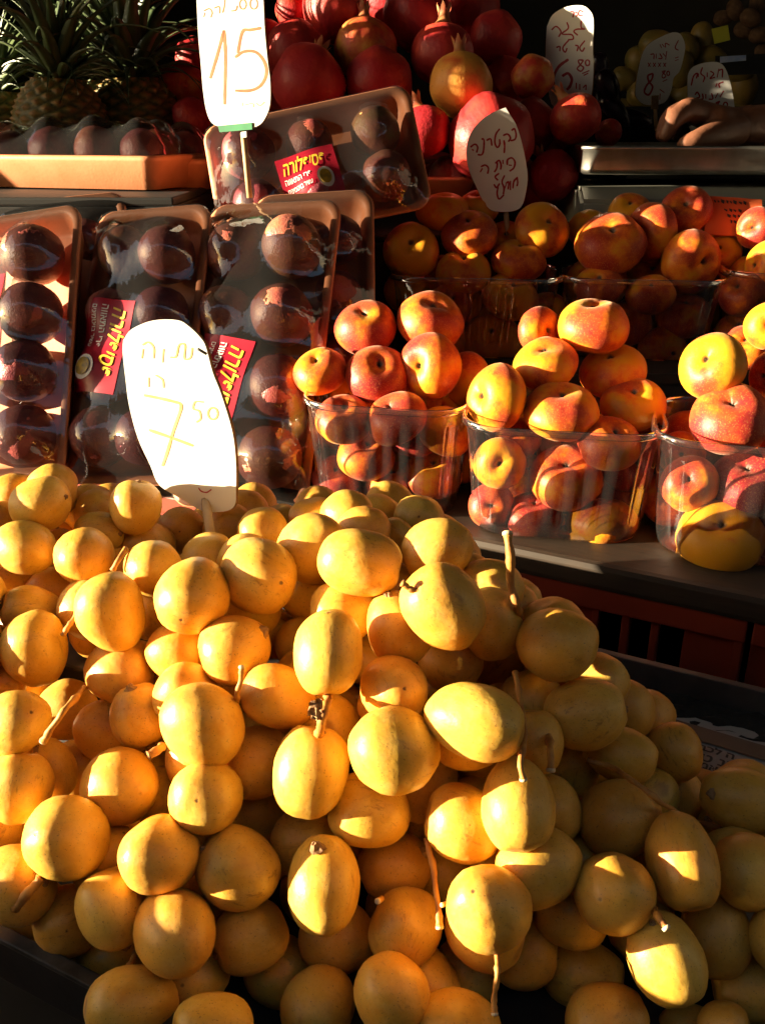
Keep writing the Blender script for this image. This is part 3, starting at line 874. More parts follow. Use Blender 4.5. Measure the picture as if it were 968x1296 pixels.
short = {'h18': 'the date above the papery stem joint', 'h22': 'the date below the papery stem joint', 'h66': 'the lopsided date with stem stub', 'h63': 'the big half lit oval date',
         'h64': 'the round greenish middle date', 'h7': 'the star scarred date', 'h8': 'the date with stepped shadow', 'h19': 'the crest date', 'h60': 'the oval date nearest the crate',
         'h59': 'the dull oval date', 'h50': 'the dented kidney shaped date', 'h54': 'the date with triangular sun patch', 'h52': 'the orange date with sunlit cap', 'h47': 'the date with hanging stalk',
         'h31': 'the date with brown blemish', 'h29': 'the large lower left date', 'h17': 'the date under the stem stub', 'h2': 'the pointed date by the 7 card', 'h1': 'the back left sunlit date',
         'h9': 'the blunt tipped date', 'h13': 'the blunt date near left edge', 'h14': 'the date with sun fleck', 'h28': 'the date with two pits', 'h30': 'the date with sunlit notch',
         'h114': 'the egg shaped date under cut stem', 'h45': 'the date with sun streak', 'h46': 'the date cut by bottom edge', 'h55': 'the pale oval date at right edge',
         'h33': 'the tall shaded oval date', 'h15': 'the date with dry calyx'}
anch = [(it['x'], it['y'], short[it['k']]) for it in items if it['k'] in short]
def date_matrix(it):
    D = it['D']; p = it['p']; vd = ray(it['x'], it['y'])
    X = (RV - vd * RV.dot(vd)).normalized(); Y = (-UV + UV.dot(vd) * vd); Y = (Y - X * Y.dot(X)).normalized()   # image right, image down
    a, b = it['a'] * D / F, it['b'] * D / F
    o = it['ori']
    if o[0] == 'a':
        th = radians(float(o[1:])); tilt = rd.uniform(-0.25, 0.25)
        ax = X * cos(th) + Y * sin(th); lng, sh = max(a, b), min(a, b)
        z = (ax * cos(tilt) + vd * sin(tilt)).normalized()
    else:
        dx, dy = [float(t) for t in o[1:].split(',')]
        ax = X * (dx / it['a']) + Y * (dy / it['b']); q = min(ax.length, 0.95)
        z = (ax - vd * sqrt(1 - q * q)).normalized(); sh = (a + b) / 2; lng = sh * 1.13
    if o[0] == 'a' and rd.random() < 0.5: z = -z
    x = vd.cross(z).normalized(); y = z.cross(x)
    ang = rd.uniform(0, 2 * pi)
    x, y = x * cos(ang) + y * sin(ang), y * cos(ang) - x * sin(ang)
    return basis(x * sh, y * sh, z * lng, p)
for it in items:
    o = ob('yellow_date', DATES[rd.randrange(14)], None, date_matrix(it))
    lab = it['lab'] or near_label('yellow date', it['x'], it['y'], anch) or 'yellow date tucked deep between others'
    USED.add(lab)
    tag(o, lab, 'date', 'fresh yellow dates heaped in the tray'); DATE[it['k']] = (o, it)
for (p, s, x, y) in fill:
    z = Vector((rf.gauss(0, 1), rf.gauss(0, 1), rf.gauss(0, 1))).normalized(); xx = z.orthogonal().normalized(); yy = z.cross(xx)
    o = ob('yellow_date', DATES[rf.randrange(14)], None, basis(xx * s, yy * s, z * s * 1.1, p))
    inside = -10 < x < 978 and y < 1306
    lab = near_label('partly buried yellow date', x, y, anch) if inside else None
    tag(o, lab or 'yellow date buried deep in the heap', 'date', 'buried dates inside the heap')

# stalks --------------------------------------------------------------
def stalk(name, pts, r, label, dD, end=True, parent=None):
    P = [at(x, y, d) for (x, y, d) in [(q[0], q[1], (q[2] if len(q) > 2 else heapD(q[0], q[1])) + dD) for q in pts]]
    r *= 0.8
    P = catmull(P, 5); n = len(P)
    P = [q + Vector((mnoise.noise(q * 160), 0, mnoise.noise(q * 160 + Vector((9, 9, 9))))) * r * 0.4 for q in P]
    R = [r * (1 + 0.35 * mnoise.noise(Vector((i * 0.6, r * 900, len(label))))) * (1.3 if i % 9 == 4 else 1) * (1.25 if i in (0, n - 1) else 1) for i in range(n)]
    V, Fc = tube_data(P, R, 8)
    if parent is not None:
        return ob_world(name, mesh_from(name, V, Fc, M['stalk']), parent)
    root = tag(empty(name, Matrix.Translation(P[-1])), label, 'stalk', 'cut date stalks')
    ob_world('strand', mesh_from('strand', V, Fc, M['stalk']), root)
    if end:
        d = (P[-1] - P[-2]).normalized()
        V, Fc = tube_data([P[-1] - d * r * 0.3, P[-1] + d * r * 0.5, P[-1] + d * r * 0.8], [r * 1.35, r * 1.25, r * 0.7], 8)
        ob_world('cut_end', mesh_from('cut_end', V, Fc, M['stalk_end']), root)
    return root
def dk(k): return DATE[k][1]['D']
stalk('date_stalk', [(659, 792, dk('h60') + .012), (655, 768, dk('h60') - .002), (646, 735, dk('h60') - .004), (645, 700, .41), (642, 676, .41)], 0.0023, 'upright date stalk rising above the heap in front of the dark shelf', 0)
stalk('date_stalk', [(652, 850, .400), (657, 880, .392), (664, 930, .372), (659, 965, dk('h50') - .019), (662, 986, dk('h50') - .020)], 0.0015, 'thin date stalk ending in a white tip on the kidney shaped date', 0)
stalk('date_stalk', [(692, 918, dk('h59') - .005), (696, 945, .385), (697, 975, .38)], 0.0019, 'short thick stalk beside the kidney shaped date', 0)
stalk('date_stalk', [(742, 962, dk('h58') - .012), (775, 972, dk('h58') - .017), (805, 992, dk('h53') - .017), (845, 1022, dk('h53') - .017), (880, 1040, dk('h56') - .018), (925, 1052, dk('h56') - .019)], 0.0015, 'long orange date stalk running to the right photo edge', 0)
stalk('date_stalk', [(303, 897, dk('h17') + .012), (300, 880, dk('h17') - .002), (305, 860, dk('h17') - .006), (306, 845, dk('h17') - .007)], 0.0014, 'short upright stem stub between sunlit dates', 0)
stalk('date_stalk', [(112, 866, dk('h14') + .012), (90, 890, .405), (70, 915, .398), (55, 938, .400)], 0.0017, 'slanting date stalk near the left photo edge', 0)
stalk('date_stalk', [(629, 1206, dk('h47') + .004), (630, 1232, .362), (625, 1262, .362), (626, 1284, .360)], 0.0014, 'thin straight stalk hanging under the round half lit date', 0)
stalk('date_stalk', [(540, 1062, .395), (548, 1100, .388), (553, 1140, .380), (557, 1174, .374)], 0.0016, 'dark shaded stalk between the lower middle dates', 0)
stalk('date_stalk', [(172, 1206, .388), (162, 1226, .378), (152, 1242, .372)], 0.0016, 'short slanting stalk stub above the tray rim', 0)
stalk('date_stalk', [(160, 694, .468), (150, 708, .462), (142, 722, .462)], 0.0016, 'short stalk between two dates at the back left', 0, False)
stalk('date_stalk', [(97, 778, .448), (88, 792, .444), (80, 804, .444)], 0.0016, 'short stalk beside the blunt tipped date', 0, False)
stalk('date_stalk', [(18, 1150, dk('h36') - .016), (35, 1132, dk('h36') - .018), (52, 1110, dk('h36') - .016)], 0.0024, 'flattened stalk on the date above the tray rim', 0, False)
stalk('date_stalk', [(826, 1150, dk('h52') - .004), (834, 1162, dk('h114') - .013), (843, 1174, dk('h114') - .016)], 0.0018, 'reddish cut stem with a white end at the lower right', 0)
stalk('date_stalk', [(205, 945, .405), (196, 953, .398), (189, 957, .396)], 0.0022, 'thick stem stub in the dark gap left of centre', 0, False)
stalk('date_stalk', [(484, 1138, .384), (478, 1141, .377)], 0.0013, 'tiny white stem tip between shaded dates', 0)
stalk('date_stalk', [(568, 1143, .376), (560, 1146, .370)], 0.0010, 'tiny pale stem tip left of the half lit round date', 0)
# stem joint between the two upright dates, with a papery scrap
j = stalk('stem_joint', [(416, 880, dk('h18') - .002), (413, 895, .377), (407, 912, .374), (405, 928, dk('h22') - .010)], 0.0023, 'knobbly yellow stem joint linking the two upright dates', 0, False)
j['category'] = 'stem'
rk = random.Random(8); c0 = at(399, 898, .372); V, Fc = [], []
for i in range(6):
    for q in range(6):
        V.append(c0 + RV * ((i - 2.5) * 0.0012 + rk.uniform(-.0005, .0005)) - UV * ((q - 2.5) * 0.0016 + rk.uniform(-.0005, .0005)) + FV * rk.uniform(-.0016, .0016))
for i in range(5):
    for q in range(5):
        if (i, q) in ((0, 0), (4, 4), (0, 4)): continue
        a = i * 6 + q; Fc.append((a, a + 1, a + 7, a + 6))
ob_world('papery_scrap', mesh_from('papery_scrap', V, Fc, M['calyx'], False), j)
# calyx / stub parts on single dates
def calyx(k, px, py, r):
    o, it = DATE[k]; p = at(px, py, it['D'] - 0.004); c = it['p']; d = (p - c).normalized()
    # on the surface along d
    s = (it['a'] + it['b']) / 2 * it['D'] / F
    p = c + d * s * 0.98; x = d.orthogonal().normalized(); y = d.cross(x); V, Fc = [], []
    rk = random.Random(int(px)); S = 12
    for (rr_, h) in ((0.2, 0.9), (0.55, 0.8), (1.0, 0.15), (1.35, -0.15)):
        for q in range(S):
            a = 2 * pi * q / S; jj = rk.uniform(0.75, 1.25); V.append(p + (x * cos(a) + y * sin(a)) * r * rr_ * jj + d * r * h * rk.uniform(0.6, 1.2))
    for i in range(3):
        for q in range(S):
            q2 = (q + 1) % S; Fc.append((i * S + q, i * S + q2, (i + 1) * S + q2, (i + 1) * S + q))
    Fc.append(tuple(range(S))); ob_world('calyx', mesh_from('calyx', V, Fc, M['calyx'], False), o)
calyx('h15', 336, 797, 0.0030); calyx('h22', 405, 928, 0.0030); calyx('h95', 48, 944, 0.0034); calyx('h36', 38, 1118, 0.0034); calyx('h33', 398, 1062, 0.003); calyx('h25', 36, 900, .0014)
rcx = random.Random(31)
for k_, (o_, it_) in list(DATE.items()):
    if k_ in ('h15', 'h22', 'h95', 'h36', 'h33', 'h25', 'h66', 'h50') or it_['ori'][0] != 'a' or it_['rank'] > 2 or rcx.random() > 0.42: continue
    th_ = radians(float(it_['ori'][1:])) + (pi if rcx.random() < 0.5 else 0)
    calyx(k_, it_['x'] + cos(th_) * it_['a'] * 0.86, it_['y'] + sin(th_) * it_['b'] * 0.86, rcx.uniform(0.0016, 0.0028))
o66, i66 = DATE['h66']
stalk('stem_stub', [(532, 748, i66['D'] - .012), (518, 745, i66['D'] - .012), (508, 738, i66['D'] - .013)], 0.0016, 'stub', 0, parent=o66)

# ================================================================== WRAPPED TRAYS OF PASSION FRUIT
def rrect(w, h, r, n=6):
    pts = []
    for (cx, cy, a0) in ((w / 2 - r, h / 2 - r, 0), (-w / 2 + r, h / 2 - r, 90), (-w / 2 + r, -h / 2 + r, 180), (w / 2 - r, -h / 2 + r, 270)):
        for i in range(n + 1):
            a = radians(a0 + 90 * i / n); pts.append((cx + r * cos(a), cy + r * sin(a)))
    return pts
def loops_mesh(name, loops, mat, cap_first=True, cap_last=True):
    V, Fc = [], []; S = len(loops[0])
    for L_ in loops: V += L_
    for j in range(len(loops) - 1):
        for i in range(S):
            i2 = (i + 1) % S; Fc.append((j * S + i, j * S + i2, (j + 1) * S + i2, (j + 1) * S + i))
    if cap_first: Fc.append(tuple(range(S))[::-1])
    if cap_last: Fc.append(tuple((len(loops) - 1) * S + i for i in range(S)))
    return mesh_from(name, V, Fc, mat)
def font_mesh(body, size, shear=0.0, offset=0.0):
    cu = bpy.data.curves.new('lettering', 'FONT'); cu.body = body; cu.size = size; cu.shear = shear; cu.offset = offset
    cu.align_x = 'CENTER'; cu.align_y = 'CENTER'; cu.resolution_u = 3
    o = bpy.data.objects.new('lettering', cu); COL.objects.link(o)
    dg = bpy.context.evaluated_depsgraph_get(); dg.update()
    me = bpy.data.meshes.new_from_object(o.evaluated_get(dg))
    V = [v.co.copy() for v in me.vertices]; Fc = [tuple(p.vertices) for p in me.polygons]
    bpy.data.objects.remove(o); bpy.data.curves.remove(cu); bpy.data.meshes.remove(me)
    return V, Fc
def heb(s): return s[::-1]
T_TITLE = font_mesh(heb('פסיפלורה'), 0.30, 0.35, 0.004)
T_SUB = font_mesh(heb('פרי התאווה'), 0.135, 0.0, 0.002)
T_SUB2 = font_mesh(heb('עשיר בויטמינים'), 0.105, 0.0, 0.001)
RIMZ = 0.0245
def foam_tray(name, TL, TR, BL, rows, cols, rf, label, wh, group_label, sticker=None, only=None, flip=None, seed=0, film=True, jit=0.003, zs=1.0):
    a, b, c = at(*TL), at(*TR), at(*BL)
    W = (b - a).length; ex = (b - a).normalized(); dn = c - a; dn = dn - ex * dn.dot(ex); H = dn.length; ey = -dn.normalized(); ez = ex.cross(ey)
    ctr = a + ex * W / 2 - ey * H / 2 - ez * RIMZ * zs
    Mx = basis(ex, ey, ez * zs, ctr)
    root = tag(empty(name, Mx @ Matrix.Translation((0, -H / 2, 0))), label, 'tray', 'wrapped passion fruit trays')
    off = Matrix.Translation((0, H / 2, 0))
    def L(inset, z, r=0.018): return [Vector((x, y, z)) for x, y in rrect(W - 2 * inset, H - 2 * inset, max(r - inset * 0.5, 0.006))]
    ob('foam_tray', loops_mesh('foam_tray', [L(0.013, 0.0), L(0.004, 0.017), L(0.0, 0.0205), L(-0.0005, 0.0225), L(0.0008, 0.0240), L(0.0030, 0.0248), L(0.0055, 0.0246), L(0.0080, 0.0225), L(0.0105, 0.016), L(0.0165, 0.0035), L(0.021, 0.0025)], M['foam']), root, off)
    # fruit
    rk = random.Random(seed); fr = []
    px_, py_ = (W - 0.020) / cols, (H - 0.034) / rows
    rad = min(px_, py_) * 0.5 * rf
    names_r = ['top', 'second', 'third', 'bottom'] if rows == 4 else (['top', 'bottom'] if rows == 2 else ['single'])
    for r in range(rows):
        for q in range(cols):
            x = -W / 2 + 0.010 + px_ * (q + 0.5) + rk.uniform(-jit, jit); y = H / 2 - 0.020 - py_ * (r + 0.5) + rk.uniform(-jit, jit)
            rr_ = rad * rk.uniform(0.95, 1.04); z = 0.004 + rr_
            fr.append((x, y, z, rr_))
            if only and (r, q) not in only: continue
            p = Mx @ Vector((x, y, z))
            d = Vector((rk.gauss(0, 1), rk.gauss(0, 1), rk.gauss(0, 1))).normalized(); xx = d.orthogonal().normalized(); R3 = basis(xx * rr_, d.cross(xx) * rr_, d * rr_, p)
            o = ob('passion_fruit', PASSIONS[rk.randrange(4)], None, R3)
            o.color = (rk.uniform(0.15, 0.95), 0, 0, 1)
            cname = {1: [''], 2: ['left', 'right'], 3: ['left', 'middle', 'right'], 4: ['first', 'second', 'third', 'fourth']}[cols][q]
            if rows == 1: lab = 'passion fruit, %s from the left in %s' % (cname, wh)
            else: lab = '%s passion fruit, %s column of %s' % (names_r[r], cname, wh)
            tag(o, lab, 'passion fruit', group_label)
    # shrink film stretched over fruit and rim: obstacle membrane
    nx, ny = max(24, int(W / 0.0036)), max(24, int(H / 0.0036))
    xs = np.linspace(-W / 2, W / 2, nx + 1); ys = np.linspace(-H / 2, H / 2, ny + 1); X, Y = np.meshgrid(xs, ys)
    ob_ = np.full_like(X, 0.010)
    for (x, y, z, r) in fr:
        d2 = r * r - (X - x) ** 2 - (Y - y) ** 2
        ob_ = np.where(d2 > 0, np.maximum(ob_, z + np.sqrt(np.maximum(d2, 0)) + 0.0006), ob_)
    Zf = np.maximum(ob_, RIMZ)
    edge = np.zeros_like(X, bool); edge[0, :] = edge[-1, :] = True; edge[:, 0] = edge[:, -1] = True
    for _ in range(160):
        A = Zf.copy(); A[1:-1, 1:-1] = 0.25 * (Zf[:-2, 1:-1] + Zf[2:, 1:-1] + Zf[1:-1, :-2] + Zf[1:-1, 2:])
        Zf = np.maximum(A, ob_); Zf[edge] = RIMZ + 0.0003
    Zf[1:-1, 1:-1] = 0.5 * Zf[1:-1, 1:-1] + 0.125 * (Zf[:-2, 1:-1] + Zf[2:, 1:-1] + Zf[1:-1, :-2] + Zf[1:-1, 2:]) + 0.0004
    def zat(x, y):
        fx = min(max((x + W / 2) / W * nx, 0), nx - 1e-6); fy = min(max((y + H / 2) / H * ny, 0), ny - 1e-6)
        i, j = int(fx), int(fy); u, v = fx - i, fy - j
        return (Zf[j, i] * (1 - u) + Zf[j, i + 1] * u) * (1 - v) + (Zf[j + 1, i] * (1 - u) + Zf[j + 1, i + 1] * u) * v
    if film:
        V, Fc = [], []; cr = 0.016; keep = {}
        for jn in range(ny + 1):
            for i in range(nx + 1):
                x, y = xs[i], ys[jn]
                qx, qy = abs(x) - (W / 2 - cr), abs(y) - (H / 2 - cr)
                if qx > 0 and qy > 0:
                    l = sqrt(qx * qx + qy * qy)
                    if l > cr:
                        x = math.copysign(W / 2 - cr + qx / l * cr, x); y = math.copysign(H / 2 - cr + qy / l * cr, y)
                V.append((x, y, float(Zf[jn, i])))
        for jn in range(ny):
            for i in range(nx):
                a_ = jn * (nx + 1) + i; Fc.append((a_, a_ + 1, a_ + nx + 2, a_ + nx + 1))
        ob('cling_film', mesh_from('cling_film', V, Fc, M['film']), root, off)
    if sticker:
        sx, sy, sw_, ang, asp = sticker
        ca, sa = cos(radians(ang)), sin(radians(ang))
        def mp(p, dz): 
            x, y = p[0] * sw_, p[1] * sw_ * asp
            X_, Y_ = sx + x * ca - y * sa, sy + x * sa + y * ca
            return Vector((X_, Y_, zat(X_, Y_) + dz))
        V, Fc = [], []; n1, n2 = 16, 12
        for jn in range(n2 + 1):
            for i in range(n1 + 1): V.append(mp((-0.5 + i / n1, -0.36 + 0.72 * jn / n2), 0.0006))
        for jn in range(n2):
            for i in range(n1):
                a_ = jn * (n1 + 1) + i; Fc.append((a_, a_ + 1, a_ + n1 + 2, a_ + n1 + 1))
        st = ob('sticker', mesh_from('sticker', V, Fc, M['sticker']), root, off)
        st['label'] = 'red passion fruit sticker with yellow Hebrew title'
        def put(nm, T, dx, dy, mat, sx_=1.0):
            Vt, Ft = T
            ob(nm, mesh_from(nm, [mp((v.x * sx_ + dx, v.y + dy), 0.0014) for v in Vt], Ft, mat, False), st)
        def bw(T): return max(v.x for v in T[0]) - min(v.x for v in T[0])
        put('title_lettering', T_TITLE, -0.06, 0.17, M['sticker_yellow'], 0.74 / bw(T_TITLE))
        put('subtitle_lettering', T_SUB, -0.20, -0.03, M['sticker_white'], 0.46 / bw(T_SUB))
        put('small_lettering', T_SUB2, -0.20, -0.17, M['sticker_white'], 0.44 / bw(T_SUB2))
        def disc(nm, cx, cy, r, dz, mat):
            Vd = [mp((cx, cy), dz)] + [mp((cx + r * cos(2 * pi * k / 20), cy + r * 1.2 * sin(2 * pi * k / 20)), dz) for k in range(20)]
            ob(nm, mesh_from(nm, Vd, [(0, 1 + k, 1 + (k + 1) % 20) for k in range(20)], mat), st)
        disc('fruit_picture', 0.25, -0.13, 0.135, 0.0013, M['sticker_white']); disc('fruit_picture_pulp', 0.25, -0.13, 0.095, 0.0019, M['sticker_pulp'])
    return root, Mx, W, H

foam_tray('passion_fruit_tray', (-58, 282, .872), (102, 256, .826), (-70, 612, .832), 4, 2, 1.0, 'leftmost upright orange foam tray, its top edge glowing in the sun', 'the leftmost upright tray', 'passion fruit in the leftmost upright tray', sticker=(-0.002, 0.010, 0.085, -88, .8), seed=1, only=[(2, 0), (3, 0), (0, 1), (1, 1), (2, 1), (3, 1)])
foam_tray('passion_fruit_tray', (124, 268, .864), (268, 256, .830), (104, 612, .815), 4, 2, 1.04, 'upright orange foam tray half hidden by the 7 card', 'the upright tray behind the 7 card', 'passion fruit in the tray behind the 7 card', sticker=(-0.020, -0.012, 0.086, -98, .85), seed=2)
foam_tray('passion_fruit_tray', (266, 259, .865), (432, 251, .826), (232, 640, .82), 4, 2, 1.0, 'upright orange foam tray right of the 7 card', 'the upright tray right of the 7 card', 'passion fruit in the tray right of the 7 card', sticker=(-0.020, -0.040, 0.088, -100, .85), seed=3)
foam_tray('passion_fruit_tray', (322, 247, .885), (472, 238, .875), (298, 600, .84), 4, 2, 1.0, 'orange foam tray peeking out behind the one right of the 7 card', 'the tray peeking out behind another', 'passion fruit in the half hidden rear tray', seed=4, only=[(0, 0), (0, 1), (1, 1), (2, 1)])
foam_tray('passion_fruit_tray', (255, 160, .945), (516, 104, .935), (266, 318, .925), 2, 3, 1.0, 'wide orange foam tray under the 15 card', 'the wide tray under the 15 card', 'passion fruit in the wide tray', sticker=(-0.006, -0.022, 0.060, 6, 1.12), seed=5)
foam_tray('empty_fruit_tray', (0, 256, .90), (158, 240, .895), (-10, 560, .85), 4, 2, 0.75, 'shaded orange foam tray behind the leftmost trays', 'the shaded tray at the back', 'passion fruit in the shaded tray', seed=6, only=[(0, 1)])
# flat trays seen edge on
def flat_tray(name, FR, wd, dp, yaw, cols, label, wh, gl, seed, only_front=True, zs=1.0):
    p = at(*FR); e = Vector((cos(yaw), sin(yaw), 0)); n = Vector((-e.y, e.x, 0))
    p = p + SZ * 0.0
    # convert to pixel-free corners
    TRc = p + n * dp; TLc = TRc - e * wd; BLc = p - e * wd
    def inv(P):
        d = P - CAM; D = d.dot(FV); return (CX + d.dot(RV) / D * F, CY - d.dot(UV) / D * F, D)
    return foam_tray(name, inv(TLc), inv(TRc), inv(BLc), 2 if not only_front else 2, cols, 1.02, label, wh, gl, seed=seed, zs=zs)
flat_tray('passion_fruit_tray', (196, 197, .94), 0.24, 0.125, radians(-17), 4, 'flat orange foam tray at the left edge below the pineapples', 'the flat tray at the left edge', 'passion fruit in the flat left tray', 7, zs=1.4)
flat_tray('passion_fruit_tray', (262, 201, 1.01), 0.13, 0.125, radians(-4), 2, 'shaded flat orange tray left of the 15 card', 'the shaded flat tray left of the 15 card', 'passion fruit in the shaded flat tray', 8, zs=1.4)
flat_tray('passion_fruit_tray', (604, 224, 1.05), 0.12, 0.115, radians(-6), 2, 'small shaded flat tray in front of the pomegranates', 'the small flat tray before the pomegranates', 'dark fruit in the small flat tray', 9)

# ================================================================== PUNNETS AND FLAT PEACHES
def punnet(front, W, Dp, base_z, yaw, label):
    p = at(*front); H = p.z - base_z
    ex = Vector((cos(yaw), sin(yaw), 0)); ey = Vector((-ex.y, ex.x, 0))
    c = p + ey * Dp / 2; Mx = basis(ex, ey, SZ, Vector((c.x, c.y, base_z)))
    root = tag(empty('clear_punnet', Mx), label, 'punnet', 'clear plastic punnets of flat peaches')
    def ring(sc, z, n=28, rib=0.0, rad=0.035):
        pts = []
        base = rrect(W * sc, Dp * sc, rad * sc, 8)
        # resample evenly
        Lp = [Vector((x, y, 0)) for x, y in base]; seg = []; tot = 0
        for i in range(len(Lp)):
            l = (Lp[(i + 1) % len(Lp)] - Lp[i]).length; seg.append(l); tot += l
        NN = 120; out = []; i = 0; acc = 0
        for k in range(NN):
            t = tot * k / NN
            while acc + seg[i] < t: acc += seg[i]; i += 1
            q = Lp[i].lerp(Lp[(i + 1) % len(Lp)], (t - acc) / seg[i])
            d = Vector((q.x, q.y, 0)).normalized(); out.append(Vector((q.x, q.y, z)) - d * rib * (0.5 + 0.5 * cos(k * pi * 0.5)))
        return out
    loops = [ring(0.72, 0.004), ring(0.80, 0.0005), ring(0.835, 0.003), ring(0.86, 0.010), ring(0.875, 0.016, rib=.0026), ring(0.91, H * 0.5, rib=.0026), ring(0.945, H - 0.018, rib=.0026), ring(0.955, H - 0.012), ring(0.962, H - 0.004)]
    ob('box_wall', loops_mesh('box_wall', loops, M['pet'], True, False), root)
    lip = [ring(0.9625, H - 0.004), ring(0.966, H - 0.0005), ring(0.985, H), ring(1.0, H - 0.0008), ring(1.004, H - 0.005), ring(0.998, H - 0.0055)]
    ob('rim', loops_mesh('rim', lip, M['pet'], False, False), root)
    return root
BX = {
 'B1': ((478, 516, .715), .140, .120, ZPL, -12, 'leftmost front punnet, dark fruit behind its clear wall'),
 'B2': ((714, 546, .668), .156, .125, ZPL, -10, 'middle front punnet with a ring holed peach behind its wall'),
 'B3': ((985, 568, .625), .168, .125, ZPL, -16, 'front punnet cut by the right photo edge'),
 'B4': ((600, 352, .905), .178, .120, ZR2, -8, 'rear punnet below the oval nectarine card'),
 'B5': ((818, 354, .895), .166, .120, ZR2, -8, 'rear punnet below the weighing scale'),
 'B6': ((1040, 348, .870), .172, .120, ZR2, -12, 'rear punnet cut by the right photo edge'),
}
for k, (fr, W, Dp, bz, yw, lab) in BX.items(): punnet(fr, W, Dp, bz, radians(yw), lab)
# box, cx, cy, rx, ry, angle, rank(depth), blush, label
PL = """
B1 544 463 38 43 0 0.6 .62|upright red and orange flat peach, right front of the leftmost punnet
B1 478 473 42 37 10 0.8 .66|round red faced flat peach at the front of the leftmost punnet
B1 446 500 29 30 0 1.2 .35
B1 405 470 35 28 -20 1.0 .40|small yellow flat peach overhanging the left side of the leftmost punnet
B1 544 407 44 34 12 2.2 .52|yellow and red flat peach on top right of the leftmost punnet
B1 463 415 41 32 -8 2.4 .72|dark red flat peach on top left of the leftmost punnet
B1 525 548 36 31 0 0.9 .80
B1 463 578 38 30 10 0.9 .40
B1 430 540 32 29 0 1.2 .45
B1 548 600 38 31 0 1.1 .55
B1 497 613 35 27 0 1.2 .50
B1 425 605 32 28 0 1.6 .70
B1 590 480 28 36 0 2.6 .45
B2 710 520 49 36 5 0.3 .46|wide orange flat peach resting on the rim of the middle punnet
B2 629 503 34 44 8 0.7 .36|upright yellow flat peach at the left of the middle punnet
B2 690 460 42 32 -5 1.6 .36|yellow flat peach in the middle of the heaped punnet
B2 775 470 44 33 -10 1.5 .28|plain yellow flat peach at the right of the heaped punnet
B2 750 413 47 30 3 2.4 .52|topmost flat peach of the middle punnet, half red half yellow
B2 801 512 42 33 0 1.2 .42
B2 684 418 27 31 0 3.0 .66
B2 632 587 34 34 0 0.5 .30|bright yellow flat peach behind the left wall of the middle punnet
B2 716 605 47 41 0 0.45 .50|flat peach showing its round hole behind the clear wall
B2 762 661 46 27 0 0.6 .48
B2 794 585 34 38 0 0.9 .82
B2 675 652 38 30 0 0.9 .78
B2 622 640 30 30 0 1.0 .70
B2 783 625 36 28 0 1.6 .55
B2 655 555 30 26 0 1.8 .5
B3 901 463 44 40 -42 1.0 .30|glossy yellow flat peach leaning at the left of the right punnet
B3 924 530 51 43 5 0.5 .64|wrinkled red flat peach at the front of the right punnet
B3 972 412 30 30 0 2.6 .28|yellow flat peach cut by right photo edge, above the front row
B3 942 440 31 27 0 2.6 .55
B3 978 475 28 32 0 1.4 .80
B3 911 680 54 49 10 0.5 .22|yellow flat peach with a hole at the foot of the right punnet
B3 945 611 52 43 0 0.6 .92|deep crimson flat peach behind the wall of the right punnet
B3 872 612 37 36 0 0.8 .48
B3 862 575 30 30 0 1.3 .5
B3 995 660 45 45 0 1.0 .6
B3 1010 560 48 40 0 0.8 .5
B3 1040 470 48 40 0 1.2 .5
B4 520 317 37 34 0 0.7 .34|yellow flat peach at the left end of the rear left punnet
B4 594 297 37 27 -5 0.9 .64|red and yellow flat peach below the nectarine card
B4 586 345 36 25 0 0.5 .32
B4 686 290 37 31 40 1.0 .45|slanted orange flat peach right of the nectarine card
B4 656 330 36 23 8 0.6 .56
B4 560 268 36 22 0 1.8 .42
B4 605 263 27 18 0 2.4 .4
B4 640 306 30 26 0 1.8 .7
B4 646 376 38 28 15 0.4 .34
B4 584 383 27 27 0 0.6 .36
B4 515 368 30 28 0 0.8 .42
B4 622 432 42 36 0 0.8 .32
B4 560 430 34 28 0 1.0 .5
B4 690 400 32 30 0 0.9 .45
B5 772 308 45 38 5 0.5 .62|large red flat peach at the left of the rear middle punnet
B5 874 330 35 41 0 0.5 .52|upright orange flat peach at the right of the rear middle punnet
B5 867 267 34 31 0 1.6 .84|dark red flat peach topmost in front of the scale
B5 824 293 31 37 0 1.3 .58
B5 797 268 28 23 0 2.2 .44
B5 825 352 34 27 0 0.9 .42
B5 754 358 40 29 0 0.5 .52
B5 912 288 30 28 0 1.8 .40
B5 910 320 28 26 0 1.5 .40
B5 866 400 37 26 0 0.5 .66
B5 745 290 27 25 0 1.9 .4
B5 838 448 30 36 0 0.6 .50
B5 790 410 34 28 0 0.8 .6
B5 745 412 30 28 0 0.9 .45
B6 957 288 25 26 0 1.6 .85|dark red flat peach at right edge beside the orange scale card
B6 942 362 29 38 0 0.6 .44|upright orange flat peach behind the wall of the right rear punnet
B6 970 336 24 32 0 0.5 .38
B6 1010 320 40 36 0 0.8 .5
B6 935 420 30 26 0 1.0 .55
B6 985 400 38 32 0 0.8 .5
"""
rp = random.Random(21)
PA = []
pit = []
for ln in PL.strip().splitlines():
    head, _, lab = ln.partition('|'); t = head.split()
    bxk = t[0]; x, y, rx, ry, an, rank, bl = [float(v) for v in t[1:]]
    D0 = BX[bxk][0][2] + 0.040 + 0.016 * rank
    if y > BX[bxk][0][1] + 25: D0 += 0.012
    pit.append(dict(x=x, y=y, a=rx, b=ry, ang=an, rank=rank, D=D0, bl=bl - (0.10 if bxk in ('B4', 'B5', 'B6') else 0.0), lab=lab, box=bxk))
rfp = random.Random(77)
